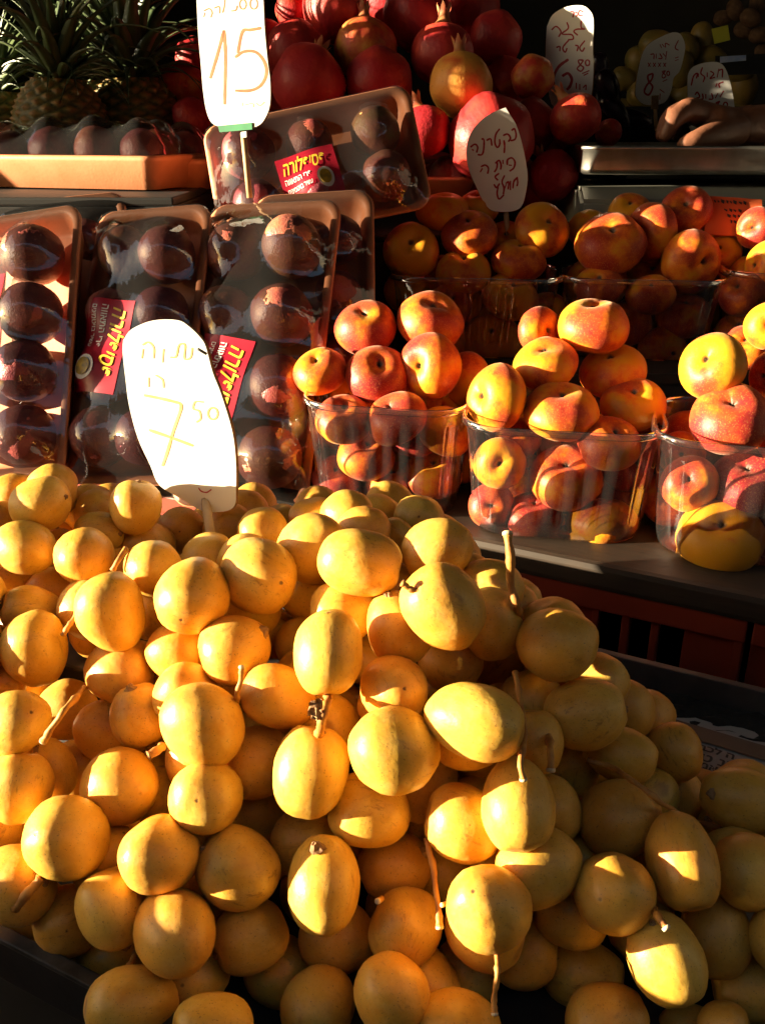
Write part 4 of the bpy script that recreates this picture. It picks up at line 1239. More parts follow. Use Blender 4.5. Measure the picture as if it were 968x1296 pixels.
for bxk in BX:
    fr, W, Dp, bz, yw, _ = BX[bxk]
    sub = sorted([i for i in pit if i['box'] == bxk], key=lambda i: i['rank']); pl_ = []; settle(sub, 0.80, 0.002, 0.07, pl_)
    p0_ = at(*fr); ex_ = Vector((cos(radians(yw)), sin(radians(yw)), 0)); ey_ = Vector((-ex_.y, ex_.x, 0)); nfill = 0
    for _t in range(1500):
        r_ = rfp.uniform(0.024, 0.029)
        q_ = p0_ + ex_ * rfp.uniform(-.38, .38) * W + ey_ * rfp.uniform(.24, .85) * Dp; q_.z = bz + 0.004 + r_ * 0.75 + rfp.uniform(0, 0.055)
        if any((q_ - c_).length < (r_ * 0.82 + rr_) * 0.95 for c_, rr_ in pl_): continue
        pl_.append((q_, r_ * 0.82)); nfill += 1
        d_ = q_ - CAM; D_ = d_.dot(FV)
        pit.append(dict(x=CX + d_.dot(RV) / D_ * F, y=CY - d_.dot(UV) / D_ * F, a=r_ * F / D_, b=r_ * F / D_ * rfp.uniform(.75, .95), ang=rfp.uniform(-40, 40), rank=9, D=D_, p=q_, bl=rfp.uniform(.3, .7), lab='', box=bxk))
        if nfill >= 12: break
for bxk in ():
    sub = sorted([i for i in pit if i['box'] == bxk], key=lambda i: i['rank']); settle(sub, 0.80, 0.002, 0.07, [])
PA = [(i['x'], i['y'], 'the ' + i['lab']) for i in pit if i['lab']]
short_p = {}
for i in pit:
    if i['lab']:
        short_p[i['lab']] = ' '.join(i['lab'].split(',')[0].split()[:9])
NMB = {'B1': 'the leftmost front punnet', 'B2': 'the middle front punnet', 'B3': 'the right front punnet', 'B4': 'the rear left punnet', 'B5': 'the rear middle punnet', 'B6': 'the right rear punnet'}
def where_in(i):
    fr, W, Dp, bz, yw, _ = BX[i['box']]
    hx = i['x'] - fr[0]; w = W * F / fr[2]
    v = 'low' if i['y'] > fr[1] + 75 else ('under the rim' if i['y'] > fr[1] + 12 else 'above the rim')
    h = 'at the left' if hx < -w * 0.18 else ('at the right' if hx > w * 0.18 else 'in the middle')
    return v, h
for i in pit:
    vd = ray(i['x'], i['y']); D = i['D']
    X = (RV - vd * RV.dot(vd)).normalized(); Y = -UV + UV.dot(vd) * vd; Y = (Y - X * Y.dot(X)).normalized()
    th = radians(i['ang']); a, b = i['a'], i['b']
    long_, short_ = (X * cos(th) + Y * sin(th)), (-X * sin(th) + Y * cos(th))
    if b > a: a, b = b, a; long_, short_ = short_, -long_
    q = min(max(b / a, 0.61), 1.0); cosphi = sqrt(max(0, (q * q - 0.36) / (1 - 0.36))); sinphi = sqrt(1 - cosphi ** 2)
    sgn = -1 if short_.dot(Y) > 0 else 1
    z = (-vd * cosphi + short_ * sgn * sinphi).normalized(); R = a * D / F
    x_ = z.orthogonal().normalized(); y_ = z.cross(x_); an = rp.uniform(0, 2 * pi)
    x_, y_ = x_ * cos(an) + y_ * sin(an), y_ * cos(an) - x_ * sin(an)
    o = ob('flat_peach', PEACHES[rp.randrange(6)], None, basis(x_ * R, y_ * R, z * R, i['p'])); o.color = (i['bl'], 0, 0, 1)
    lab = i['lab']
    if not lab:
        v, h = where_in(i); tone = 'yellow' if i['bl'] < .42 else ('orange' if i['bl'] < .6 else 'red')
        lab = '%s flat peach %s, %s of %s' % (tone, v, h, NMB[i['box']])
        n = 2
        while lab in USED:
            lab = '%s %s flat peach %s %s of %s' % ({2: 'half hidden', 3: 'deeper lying', 4: 'hindmost'}.get(n, 'wedged'), tone, v, h, NMB[i['box']]) if True else ''; n += 1
            if n > 6: break
    USED.add(lab); tag(o, lab, 'peach', 'flat peaches heaped in clear punnets')

# ================================================================== POMEGRANATES
# cx, cy, r, depth, red, crown direction (image angle; None hidden; 'v' toward viewer)
PM = """
583 108 40 1.04 .30 -92|yellow pomegranate with sunlit left half and upright crown
622 176 54 1.02 .95 n|big glossy red pomegranate behind the oval nectarine card
537 166 33 1.02 .95 -105|crimson pomegranate with long crown beside the wide tray
728 150 32 1.05 .68 -120|dull red pomegranate left of the scale pan, crown pointing up left
700 222 31 1.04 .95 n|red pomegranate low behind the scale corner with a glint
682 238 28 1.045 .85 n|dark red pomegranate right of the tip of the nectarine card
672 158 32 1.07 .80 n|dark red pomegranate right of the top of the nectarine card
706 170 22 1.09 .5 n|small orange pomegranate squeezed beside the dull red one
674 98 27 1.10 .52 n|orange pomegranate below the left of the 6.80 card
640 98 26 1.12 .7 n|orange red pomegranate behind the sunlit one
626 50 34 1.14 .85 n|dark pomegranate at the upper right of the pile
560 68 40 1.10 .78 -88|red pomegranate with short crown above the sunlit one
480 104 42 1.06 .85 n|red pomegranate just above the wide tray's corner
462 62 39 1.09 .42 -92|freckled yellowish pomegranate with crown pointing up
390 106 46 1.05 .85 n|broad red pomegranate just above the wide tray
374 66 38 1.09 .80 n|red pomegranate right of the 15 card
424 10 42 1.12 .78 n|large red pomegranate at top of the pile
531 22 45 1.15 .90 -60|deep red pomegranate at the top middle
490 0 38 1.18 .85 n|deep red pomegranate cut by the top photo edge
372 14 25 1.14 .75 -40|small pink pomegranate with ragged crown at top left of pile
596 8 38 1.2 .9 n|dark red pomegranate under the top photo edge at right
770 168 17 1.1 .70 -150|small pinkish pomegranate touching the left end of scale pan
650 130 28 1.11 .75 n|red pomegranate between the orange ones and the nectarine card
232 108 30 1.12 .55 n|orange red pomegranate glowing left of the 15 card
242 148 24 1.08 .90 n|red pomegranate under the pineapple leaves
246 72 24 1.16 .90 n|dark red pomegranate above the glowing one
332 60 34 1.14 .85 n|red pomegranate behind the 15 card
420 160 40 1.10 .80 n|red pomegranate hidden behind the wide tray
350 130 40 1.10 .80 n|red pomegranate hidden behind 15 card and tray
590 255 40 1.12 .80 n|dark red pomegranate low behind the nectarine card
640 230 40 1.10 .85 n|dark red pomegranate behind lower nectarine card
550 235 40 1.14 .85 n|dark red pomegranate low behind the small flat tray
610 120 40 1.16 .85 n|dark red pomegranate deep in the middle of pile
500 160 40 1.14 .85 n|dark red pomegranate behind the crimson one
"""
pms = []
for ln in PM.strip().splitlines():
    head, _, lab = ln.partition('|'); t = head.split()
    pms.append(dict(x=float(t[0]), y=float(t[1]), a=float(t[2]), b=float(t[2]), D=float(t[3]) + 0.02, red=float(t[4]), cr=t[5], lab=lab))
settle(pms, 0.93, 0.003, 0.16, [])
rq = random.Random(9)
for i in pms:
    vd = ray(i['x'], i['y'])
    if i['cr'] == 'n':
        z = Vector((rq.gauss(0, .5), 0.7 + rq.random() * .3, rq.gauss(0, .5))).normalized()
    else:
        an = radians(float(i['cr'])); z = (RV * cos(an) - UV * sin(an) - vd * 0.12).normalized()
    s = i['a'] * i['D'] / F; x_ = z.orthogonal().normalized(); y_ = z.cross(x_)
    o = ob('pomegranate', POMS[rq.randrange(5)], None, basis(x_ * s, y_ * s, z * s, i['p'])); o.color = (i['red'], 0, 0, 1)
    tag(o, i['lab'], 'pomegranate', 'pomegranates piled at the back')
    c = ob('crown', CROWNS[rq.randrange(3)], o)
# ================================================================== PINEAPPLES
def pine_body():
    nt, nz = 96, 64; V, Fc, eye = [], [], []
    for j in range(nz + 1):
        t = j / nz; z = t
        r = 0.5 * (sin(pi * (0.10 + 0.82 * t)) ** 0.55)
        for i in range(nt):
            a = 2 * pi * i / nt
            ua = a / (2 * pi) * 12; vz = t * 9
            p, q = (ua + vz) % 1.0 - 0.5, (ua - vz) % 1.0 - 0.5
            h = 1 - 2 * max(abs(p), abs(q)); h = max(0.0, h) ** 0.6
            tipk = exp(-((p * p + q * q) / 0.012))
            rr_ = r + 0.045 * h + 0.018 * tipk
            V.append(Vector((rr_ * cos(a), rr_ * sin(a), z * 1.15))); eye.append(0.15 + 0.75 * h + 0.1 * tipk)
    for j in range(nz):
        for i in range(nt):
            i2 = (i + 1) % nt; Fc.append((j * nt + i, j * nt + i2, (j + 1) * nt + i2, (j + 1) * nt + i))
    Fc.append(tuple(range(nt))[::-1]); Fc.append(tuple(nz * nt + i for i in range(nt)))
    me = mesh_from('pineapple_body', V, Fc, M['pine'])
    at_ = me.attributes.new('eye', 'FLOAT', 'POINT'); at_.data.foreach_set('value', eye); return me
PINE = pine_body()
def leaf_mesh(k, bend):
    V, Fc = [], []; n = 12
    for i in range(n + 1):
        t = i / n; w = 0.062 * (1 - t ** 1.6) * (0.75 + 0.5 * sin(pi * min(1, t * 1.4)))
        ang = bend * t * t
        x = sin(ang) * t; z = cos(ang * 0.8) * t
        th = 0.012 * (1 - t) + 0.002
        for (yy, dx) in ((-w, 0.022 * (1 - t)), (0, -0.012), (w, 0.022 * (1 - t)), (0, -0.012 + th)):
            V.append(Vector((x - dx * cos(ang), yy, z + dx * sin(ang))))
    for i in range(n):
        for q in range(4):
            q2 = (q + 1) % 4; Fc.append((i * 4 + q, i * 4 + q2, i * 4 + 4 + q2, i * 4 + 4 + q))
    Fc.append((3, 2, 1, 0)); Fc.append(tuple(n * 4 + q for q in range(4)))
    return mesh_from('leaf', V, Fc, M['leaf'])
LEAVES = [leaf_mesh(0, 0.12), leaf_mesh(1, 0.35), leaf_mesh(2, 0.6), leaf_mesh(3, 0.85)]
def pineapple(px, D, wd, ht, leafL, nleaf, label, seed, lean=(0, 0)):
    base = at(px, 226, D); zb = Zc(-0.0635); p = Vector((base.x, base.y, zb))
    Mx = Matrix.Translation(p) @ Matrix.Rotation(lean[0], 4, 'Y') @ Matrix.Rotation(lean[1], 4, 'X')
    root = tag(empty('pineapple', Mx), label, 'pineapple', 'pineapples at the back left')
    ob('body', PINE, root, Matrix.Diagonal((wd, wd, ht / 1.15, 1)))
    rk = random.Random(seed)
    for i in range(nleaf):
        t = i / nleaf; az = i * 2.399963 + rk.uniform(-.2, .2)
        L_ = leafL * (0.38 + 0.62 * sin(pi * (0.10 + 0.75 * t))) * rk.uniform(0.85, 1.12)
        tilt = 1.45 * (1 - t) ** 1.1 + 0.10
        k = 3 if t < 0.2 else (2 if t < 0.45 else (1 if t < 0.75 else 0))
        Ml = Matrix.Translation((0, 0, ht * 0.97 + 0.018 * t)) @ Matrix.Rotation(az, 4, 'Z') @ Matrix.Translation((0.012 * (1 - t), 0, 0)) @ Matrix.Rotation(tilt * 0.75, 4, 'Y') @ Matrix.Scale(L_, 4)
        ob('leaf', LEAVES[k], root, Ml)
pineapple(84, 1.10, .108, .115, .125, 64, 'middle pineapple with dark upright crown behind the flat tray', 3, (0.05, 0))
pineapple(182, 1.16, .120, .118, .155, 66, 'right pineapple with the tallest sunlit crown beside the 15 card', 5, (-0.02, 0.0))
pineapple(4, 1.16, .105, .105, .105, 50, 'left pineapple cut by the photo edge, short pale crown', 7, (0.1, 0))
pineapple(130, 1.27, .115, .12, .15, 30, 'rear pineapple hidden between the other crowns', 9, (0, 0))

# ================================================================== PRICE CARDS
def sign(name, label, outline, origin, sc, cpx, D, yaw, tilt, strokes, ink, wpx, stick=None, thick=0.003, extra=None, n_smooth=4):
    """outline and strokes are photograph positions read from an enlarged crop (origin, scale); the card is a flat board at distance D"""
    def P(q): return (origin[0] + q[0] / sc, origin[1] + q[1] / sc)
    c = at(cpx[0], cpx[1], D)
    n = (CAM - c); n.z = 0; n.normalize()
    n = Matrix.Rotation(yaw, 3, 'Z') @ n
    ex = Vector((-n.y, n.x, 0)); n = (n * cos(tilt) + SZ * sin(tilt)).normalized(); ey = n.cross(ex)
    def hit(px, py, off=0.0):
        r = ray(px, py); t = ((c + n * off) - CAM).dot(n) / r.dot(n); return CAM + r * t
    pts2 = [P(q) for q in outline]
    closed = catmull([Vector((x, y, 0)) for x, y in pts2 + pts2[:1]], n_smooth)[:-1]
    W3 = [hit(p.x, p.y) for p in closed]
    low = min(W3, key=lambda q: q.z)
    foot = stick[-1] if stick else None
    root = tag(empty(name, Matrix.Translation(hit(*foot[:2]) if foot else low)), label, 'price card', 'handwritten price cards')
    S = len(W3); V = [q for q in W3] + [q - n * thick for q in W3]
    board = mesh_from('card', V, [tuple(range(S))[::-1], tuple(range(S, 2 * S))] + [(i, (i + 1) % S, S + (i + 1) % S, S + i) for i in range(S)], M['card'], False)
    board.materials.append(M['card_edge'])
    for pl in board.polygons[1:]: pl.material_index = 1
    board.polygons[1].material_index = 0
    # keep the front face outwards
    bm = bmesh.new(); bm.from_mesh(board); bmesh.ops.recalc_face_normals(bm, faces=bm.faces); bmesh.ops.triangulate(bm, faces=[f for f in bm.faces if len(f.verts) > 4]); bm.to_mesh(board); bm.free()
    ob_world('card', board, root)
    groups = {}
    for st in strokes:
        w = wpx; mat = ink
        if isinstance(st, tuple) and isinstance(st[0], str): mat, w, st = M[st[0]], st[1], st[2]
        pts = catmull([Vector((*P(q), 0)) for q in st], 5) if len(st) > 2 else [Vector((*P(q), 0)) for q in st]
        L_, R_ = [], []
        for i, p in enumerate(pts):
            d = pts[min(i + 1, len(pts) - 1)] - pts[max(i - 1, 0)]
            d = d.normalized() if d.length > 1e-6 else Vector((1, 0, 0)); nn = Vector((-d.y, d.x, 0))
            ww = w * 0.5 * (1 + 0.25 * mnoise.noise(Vector((p.x * 0.3, p.y * 0.3, 1)))) * (0.75 if i in (0, len(pts) - 1) else 1)
            L_.append(p + nn * ww); R_.append(p - nn * ww)
        g = groups.setdefault(mat.name, (mat, [], []))
        b0 = len(g[1])
        for a, b in zip(L_, R_): g[1].append(hit(a.x, a.y, 0.0002)); g[1].append(hit(b.x, b.y, 0.0002))
        for i in range(len(L_) - 1): g[2].append((b0 + 2 * i, b0 + 2 * i + 1, b0 + 2 * i + 3, b0 + 2 * i + 2))
    for k, (mat, V, Fc) in groups.items():
        o = ob_world('handwriting', mesh_from('handwriting', V, Fc, mat, False), root); o['kind'] = 'stuff'
    if stick:
        P3 = [hit(q[0], q[1], q[2] if len(q) > 2 else -0.005) for q in stick]
        V, Fc = tube_data([P3[0], P3[0].lerp(P3[1], .5), P3[1]], 0.0028, 8); ob_world('stick', mesh_from('stick', V, Fc, M['stick']), root)
    if extra: extra(root, hit, P, n)
    return root
def quad_part(nm, q, mat, off=0.001, th=0.002):
    def f(root, hit, P, n):
        W3 = [hit(*P(p), off) for p in q]; V = W3 + [w - n * th for w in W3]
        ob_world(nm, mesh_from(nm, V, [(3, 2, 1, 0), (4, 5, 6, 7), (0, 1, 5, 4), (1, 2, 6, 5), (2, 3, 7, 6), (3, 0, 4, 7)], mat, False), root)
    return f
def circ(cx, cy, r, ry=None): return [(cx + r * cos(radians(a)), cy + (ry or r) * sin(radians(a))) for a in range(0, 361, 40)]

# 7.50 card in the dates
def pin7(root, hit, P, n):
    a, b = hit(*P((522, 187)), 0.001), hit(*P((484, 165)), 0.0035); V, Fc = tube_data([a, a.lerp(b, .5), b], 0.0009, 6)
    ob_world('pin', mesh_from('pin', V, Fc, M['rim_worn']), root)
sign('price_card', 'large sunlit oval card reading 7.50 stuck in the dates',
     [(180, 130), (215, 85), (300, 50), (400, 48), (450, 75), (500, 125), (520, 165), (545, 260), (580, 350), (625, 500), (640, 620), (641, 740), (635, 806), (590, 831), (500, 826), (430, 785), (330, 725), (290, 640), (240, 530), (205, 400), (190, 290), (178, 180)],
     (100, 390), 3.227, (230, 530), .520, radians(-26), radians(12),
     [[(265, 355), (340, 370), (412, 388)], [(412, 388), (415, 412), (385, 500), (362, 580), (340, 645)], [(285, 497), (380, 530), (465, 562)],
      ('ink_overexposed', 2.2, [(508, 383), (474, 382), (466, 410), (490, 420), (496, 450), (478, 466)]), ('ink_overexposed', 2.2, circ(546, 430, 20, 24)),
      ('ink_overexposed', 2.2, [(258, 150), (282, 138), (304, 160), (304, 205)]), ('ink_overexposed', 2.2, [(262, 165), (256, 205)]), ('ink_overexposed', 2.2, [(345, 165), (340, 222)]),
      ('ink_overexposed', 2.2, [(372, 200), (396, 196), (408, 150), (432, 150), (430, 205), (455, 200), (462, 160)]),
      ('ink_overexposed', 2.0, [(284, 282), (284, 322)]), ('ink_overexposed', 2.0, [(312, 272), (340, 292), (345, 326)]), ('ink', 1.6, [(488, 734), (500, 748), (522, 752), (541, 740)])],
     M['ink_overexposed'], 3.6, stick=[(258, 618, -0.0072), (271, 706, 0.022)], thick=0.004, extra=pin7)
# 15 card
def clip15(root, hit, P, n):
    quad_part('green_clip', [(152, 530), (296, 516), (297, 545), (160, 557)], M['green_clip'], 0.0012)(root, hit, P, n)
    quad_part('staple', [(250, 556), (272, 553), (273, 578), (252, 580)], M['card'], 0.0014)(root, hit, P, n)
sign('price_card', 'tall sunlit card reading 15 above the wide wrapped tray',
     [(62, -20), (70, 150), (80, 260), (90, 380), (105, 470), (130, 520), (180, 537), (260, 545), (320, 530), (350, 500), (372, 440), (373, 340), (362, 250), (350, 120), (343, -20), (330, -120), (260, -170), (140, -168), (75, -110)],
     (230, 0), 3.338, (298, 80), .845, radians(-26), radians(4),
     [[(120, 330), (150, 230), (178, 125)], [(178, 125), (184, 220), (183, 330), (181, 440)], [(336, 116), (290, 124), (256, 132), (236, 222)], [(225, 240), (262, 216), (312, 218), (348, 258), (357, 310), (334, 358), (290, 380), (225, 381)],
      ('ink_brown', 1.8, circ(304, 14, 16, 22)), ('ink_brown', 1.8, circ(258, 16, 14, 20)), ('ink_brown', 1.8, [(235, 20), (228, 40), (208, 44)]), ('ink_brown', 1.8, [(182, -20), (180, 20), (172, 52)]),
      ('ink_brown', 1.8, [(136, 32), (158, 26), (160, 55)]), ('ink_brown', 1.8, [(92, 44), (116, 34), (128, 50), (122, 72)]), ('ink_brown', 1.8, [(98, 50), (92, 70)]),
      ('ink_overexposed', 1.4, [(268, 440), (300, 436), (302, 452)]), ('ink_overexposed', 1.4, [(312, 432), (330, 444), (350, 428)]), ('ink_overexposed', 1.4, [(256, 446), (258, 430)])],
     M['ink_brown'], 4.0, stick=[(307, 160), (316, 250)], extra=clip15)
# nectarine card
sign('price_card', 'oval card with three lines of red handwriting stuck before the pomegranates',
     [(385, 75), (410, 115), (450, 180), (480, 270), (505, 380), (520, 480), (515, 570), (490, 670), (450, 705), (380, 715), (300, 705), (250, 650), (210, 570), (170, 480), (148, 390), (150, 300), (180, 220), (240, 150), (310, 105)],
     (560, 120), 4.84, (628, 200), .955, radians(4), radians(13),
     [[(422, 216), (440, 206), (450, 240), (443, 270), (415, 279)], [(370, 247), (398, 238), (415, 262), (402, 286)], [(375, 275), (380, 310), (377, 355)],
      [(350, 205), (326, 240), (320, 290), (335, 320), (350, 300), (349, 268)], [(268, 277), (294, 268), (302, 310)], [(238, 267), (253, 275), (251, 335), (240, 364), (214, 364)],
      [(170, 318), (198, 300), (215, 318), (208, 352)], [(180, 330), (190, 340)],
      [(396, 428), (398, 396), (424, 384), (443, 408), (436, 445), (410, 466)], [(404, 428), (424, 430)], [(369, 396), (370, 422)], [(322, 418), (346, 400), (358, 428), (355, 456)], [(336, 412), (331, 448), (316, 472)],
      [(234, 438), (262, 428), (281, 448), (275, 482)], [(244, 448), (230, 472)],
      [(456, 500), (460, 536), (455, 558)], [(456, 505), (436, 530), (430, 572)], [(416, 524), (415, 582)], [(386, 542), (405, 532), (401, 578)], [(390, 545), (374, 588)], [(380, 490), (364, 530), (376, 568), (372, 608)],
      [(346, 478), (322, 500), (340, 522)], [(314, 545), (330, 566), (350, 540)], [(340, 562), (334, 602), (346, 636), (376, 610)]],
     M['ink'], 2.3, stick=[(640, 265), (645, 330)])
# 6.80 card
sign('price_card', 'tall pale card reading 6.80 behind the pomegranates',
     [(40, 110), (65, 60), (120, 28), (180, 20), (215, 35), (238, 80), (236, 200), (238, 300), (230, 400), (215, 450), (120, 455), (60, 440), (38, 300), (35, 200)],
     (680, 0), 3.361, (720, 65), 1.17, radians(-20), radians(3),
     [[(196, 50), (180, 42), (175, 60), (196, 66)], [(160, 50), (173, 55), (164, 68)], [(140, 45), (155, 50), (150, 72)],
      [(60, 125), (80, 110), (100, 132), (90, 155)], [(125, 92), (131, 118), (104, 142), (145, 145), (152, 163), (130, 167)], [(186, 86), (186, 114), (203, 122)], [(203, 122), (168, 122), (155, 132), (172, 148)],
      [(202, 170), (180, 200), (190, 216), (201, 200)], [(160, 190), (173, 195), (168, 216)], [(136, 165), (108, 200), (118, 220), (126, 202)], [(80, 200), (95, 196), (95, 216)],
      ('ink', 3.6, [(132, 250), (92, 280), (70, 322), (68, 362)]), ('ink', 3.6, [(105, 322), (130, 310), (146, 335), (138, 365), (124, 380)]),
      [(196, 254), (175, 254), (180, 272), (196, 285), (185, 301), (169, 290), (182, 274), (196, 254)], circ(213, 265, 9, 12), [(190, 311), (221, 298)], [(196, 319), (216, 309)],
      [(165, 350), (165, 376)], [(180, 355), (180, 380)], [(194, 372), (206, 360), (206, 381)]],
     M['ink'], 2.0, stick=[(722, 118), (726, 200)])
# 8.80 card
sign('price_card', 'dim double lobed card reading 8.80 clipped to a stick',
     [(545, 145), (580, 135), (610, 145), (628, 190), (622, 240), (605, 300), (580, 330), (570, 380), (545, 430), (500, 445), (450, 440), (420, 410), (418, 370), (430, 290), (450, 220), (480, 180)],
     (680, 0), 3.361, (836, 86), 1.36, radians(27), radians(3),
     [[(562, 190), (545, 182), (545, 200)], [(530, 185), (540, 198)], [(521, 186), (528, 202)], [(550, 215), (545, 252)], [(534, 225), (545, 238)], [(520, 225), (530, 245), (514, 247)], [(505, 226), (505, 247)], [(480, 230), (495, 228), (495, 250)],
      [(470, 265), (480, 282)], [(481, 265), (470, 282)], [(492, 265), (502, 282)], [(503, 265), (492, 282)], [(514, 265), (524, 282)], [(525, 265), (514, 282)], [(536, 265), (546, 282)], [(547, 265), (536, 282)],
      ('ink', 2.4, [(492, 310), (470, 320), (474, 345), (490, 368), (474, 401), (455, 390), (464, 362), (486, 336), (492, 310)]),
      [(545, 298), (532, 304), (546, 320), (536, 330), (530, 320), (545, 298)], circ(556, 310, 6, 9), [(532, 345), (552, 336)], [(600, 168), (586, 200), (600, 212)], [(585, 245), (600, 240)], [(585, 256), (600, 251)],
      [(520, 378), (540, 392)], [(522, 396), (520, 422)]],
     M['ink'], 1.5, stick=[(829, 132), (830, 165)], extra=quad_part('brown_clip', [(487, 405), (516, 403), (514, 462), (485, 462)], M['card_edge'], 0.0012))
# aubergine card
sign('price_card', 'bluish white card with red handwriting behind the resting hand',
     [(638, 350), (642, 310), (665, 280), (720, 263), (775, 265), (805, 300), (825, 370), (838, 450), (842, 540), (800, 600), (700, 600), (645, 540), (640, 445)],
     (680, 0), 3.361, (900, 115), 1.30, radians(10), radians(5),
     [[(772, 290), (764, 328)], [(772, 298), (787, 294), (786, 328)], [(735, 300), (750, 312), (734, 332), (756, 326)], [(722, 306), (722, 326)], [(702, 284), (695, 310), (711, 326), (704, 348)], [(685, 310), (684, 326)], [(654, 362), (664, 322), (680, 310), (676, 332)],
      [(792, 346), (772, 355), (776, 372)], [(764, 352), (758, 368)], [(792, 384), (776, 412)], [(768, 394), (756, 416)], [(740, 394), (746, 418), (728, 420)], [(716, 398), (716, 418)], [(702, 396), (704, 418), (692, 420)], [(670, 402), (680, 390), (690, 410), (674, 416)],
      [(776, 428), (760, 438), (776, 452), (766, 462), (760, 452), (776, 428)], circ(800, 446, 9, 13), [(768, 478), (812, 466)], [(772, 488), (810, 476)], ('ink', 2.4, [(722, 440), (700, 452), (696, 475)])],
     M['ink'], 1.8, stick=[(905, 175), (906, 215)])

# ================================================================== SCALE
p0 = at(737, 184, 1.00)                                        # left front corner of the pan rim
sy = radians(-4); ex = Vector((cos(sy), sin(sy), 0)); ey = Vector((-ex.y, ex.x, 0))
PW, PD, PH = 0.34, 0.25, 0.030
sc = tag(empty('weighing_scale', basis(ex, ey, SZ, Vector((*(p0 + ex * PW / 2 + ey * PD / 2).xy, ZMID)))), 'electronic shop scale with a steel pan and grey green body', 'scale')
zp = p0.z - ZMID
def RL(inset, z, r=0.022): return [Vector((x, y, z)) for x, y in rrect(PW - 2 * inset, PD - 2 * inset, max(0.006, r - inset), 6)]
pan = ob('pan', loops_mesh('pan', [RL(0.014, zp - PH + 0.0015), RL(0.006, zp - PH), RL(0.0025, zp - PH + 0.002), RL(0.0015, zp - PH + 0.006), RL(0.0005, zp - 0.005), RL(-0.0015, zp - 0.0035), RL(-0.0015, zp - 0.001), RL(0.0, zp), RL(0.0015, zp - 0.0006), RL(0.003, zp - 0.006), RL(0.006, zp - PH + 0.006), RL(0.014, zp - PH + 0.0035)], M['steel']), sc)
bz1 = at(800, 240, 0.97).z - ZMID
ob('support_column', box_mesh('support_column', (0.10, 0.08, zp - PH - bz1 - 0.001), M['scale_dark'], 0.004, (0, 0.02, (zp - PH + bz1) / 2)), sc)
ob('support_plate', box_mesh('support_plate', (0.22, 0.16, 0.006), M['scale_dark'], 0.002, (0, 0.01, zp - PH - 0.0045)), sc)
# body: wedge with sloping front
def wedge(x0, x1, prof, mat, nm):
    V = [Vector((x0, y, z)) for y, z in prof] + [Vector((x1, y, z)) for y, z in prof]; S = len(prof)
    Fc = [tuple(range(S)), tuple(range(S, 2 * S))[::-1]] + [(i, S + i, S + (i + 1) % S, (i + 1) % S) for i in range(S)]
    me = mesh_from(nm, V, Fc, mat, False); bm = bmesh.new(); bm.from_mesh(me); bmesh.ops.recalc_face_normals(bm, faces=bm.faces)
    bmesh.ops.bevel(bm, geom=bm.edges[:], offset=0.004, segments=2, affect='EDGES'); bm.to_mesh(me); bm.free(); return me
yF = -PD / 2 - 0.035
body = ob('body', wedge(-0.172, 0.175, [(yF - 0.012, 0.004), (yF + 0.0, bz1 - 0.012), (yF + 0.03, bz1), (0.115, bz1), (0.115, 0.004)], M['scale_body'], 'body'), sc)
for x in (-0.14, 0.14):
    for y in (yF + 0.03, 0.08): ob('foot', box_mesh('foot', (0.03, 0.03, 0.0038), M['scale_dark'], 0.001, (x, y, 0.0019)), sc)
# orange card leaning on the scale's front
def plane_quad(px4, D):
    return [at(x, y, D + dd) for (x, y, dd) in px4]
oc = tag(empty('orange_note', Matrix.Translation(at(925, 282, .955))), 'small orange note with dark handwriting on the scale front', 'note')
Q = plane_quad([(892, 247, 0.0), (964, 252, -0.004), (966, 300, -0.012), (892, 296, -0.008)], .955)
nrm = (Q[1] - Q[0]).cross(Q[3] - Q[0]).normalized(); nrm = nrm if nrm.dot(CAM - Q[0]) > 0 else -nrm
ob_world('note_card', mesh_from('note_card', Q + [q - nrm * 0.001 for q in Q], [(0, 1, 2, 3), (7, 6, 5, 4), (0, 4, 5, 1), (1, 5, 6, 2), (2, 6, 7, 3), (3, 7, 4, 0)], M['orange_card'], False), oc)
V, Fc = [], []
rk = random.Random(4)
for (yy, x0, x1) in ((256, 903, 944), (266, 916, 936), (273, 920, 940), (280, 924, 946)):
    x = x0
    while x < x1:
        w = rk.uniform(2.5, 5); b0 = len(V); h = rk.uniform(2.2, 4.0)
        u0, u1 = (x - 892) / 73, (x + w - 892) / 73; v0, v1 = (yy - h - 249) / 47, (yy + h * .6 - 249) / 47
        for (u, v) in ((u0, v0), (u1, v0 + .03), (u1 - .01, v1), (u0 + .005, v1 - .04)):
            V.append((Q[0].lerp(Q[1], u)).lerp(Q[3].lerp(Q[2], u), v) + nrm * 0.0006)
        Fc.append((b0, b0 + 1, b0 + 2, b0 + 3)); x += w + rk.uniform(1, 2.5)
h = ob_world('handwriting', mesh_from('handwriting', V, Fc, M['print_black'], False), oc); h['kind'] = 'stuff'
# print on the paper in the date tray
def paper_text():
    lines = [('ה לכבוד', .0085, -.035), ('מת. כא. אנ ט א', .0110, -.0445), ('נט אמונט', .0085, -.0525), ('לב אד', .0110, -.0605), ('יום הה', .0085, -.0685)]
    V, Fc = [], []
    for (s, size, y) in lines:
        Vt, Ft = font_mesh(heb(s), size, 0.0, 0.0003); b0 = len(V); mx = min(v.x for v in Vt)
        V += [Vector((v.x - mx + 0.050, v.y + y, 0.0024)) for v in Vt]; Fc += [tuple(b0 + i for i in f) for f in Ft]
    o = ob('printed_lines', mesh_from('printed_lines', V, Fc, M['print_black'], False), PAPER); o['kind'] = 'stuff'
paper_text()

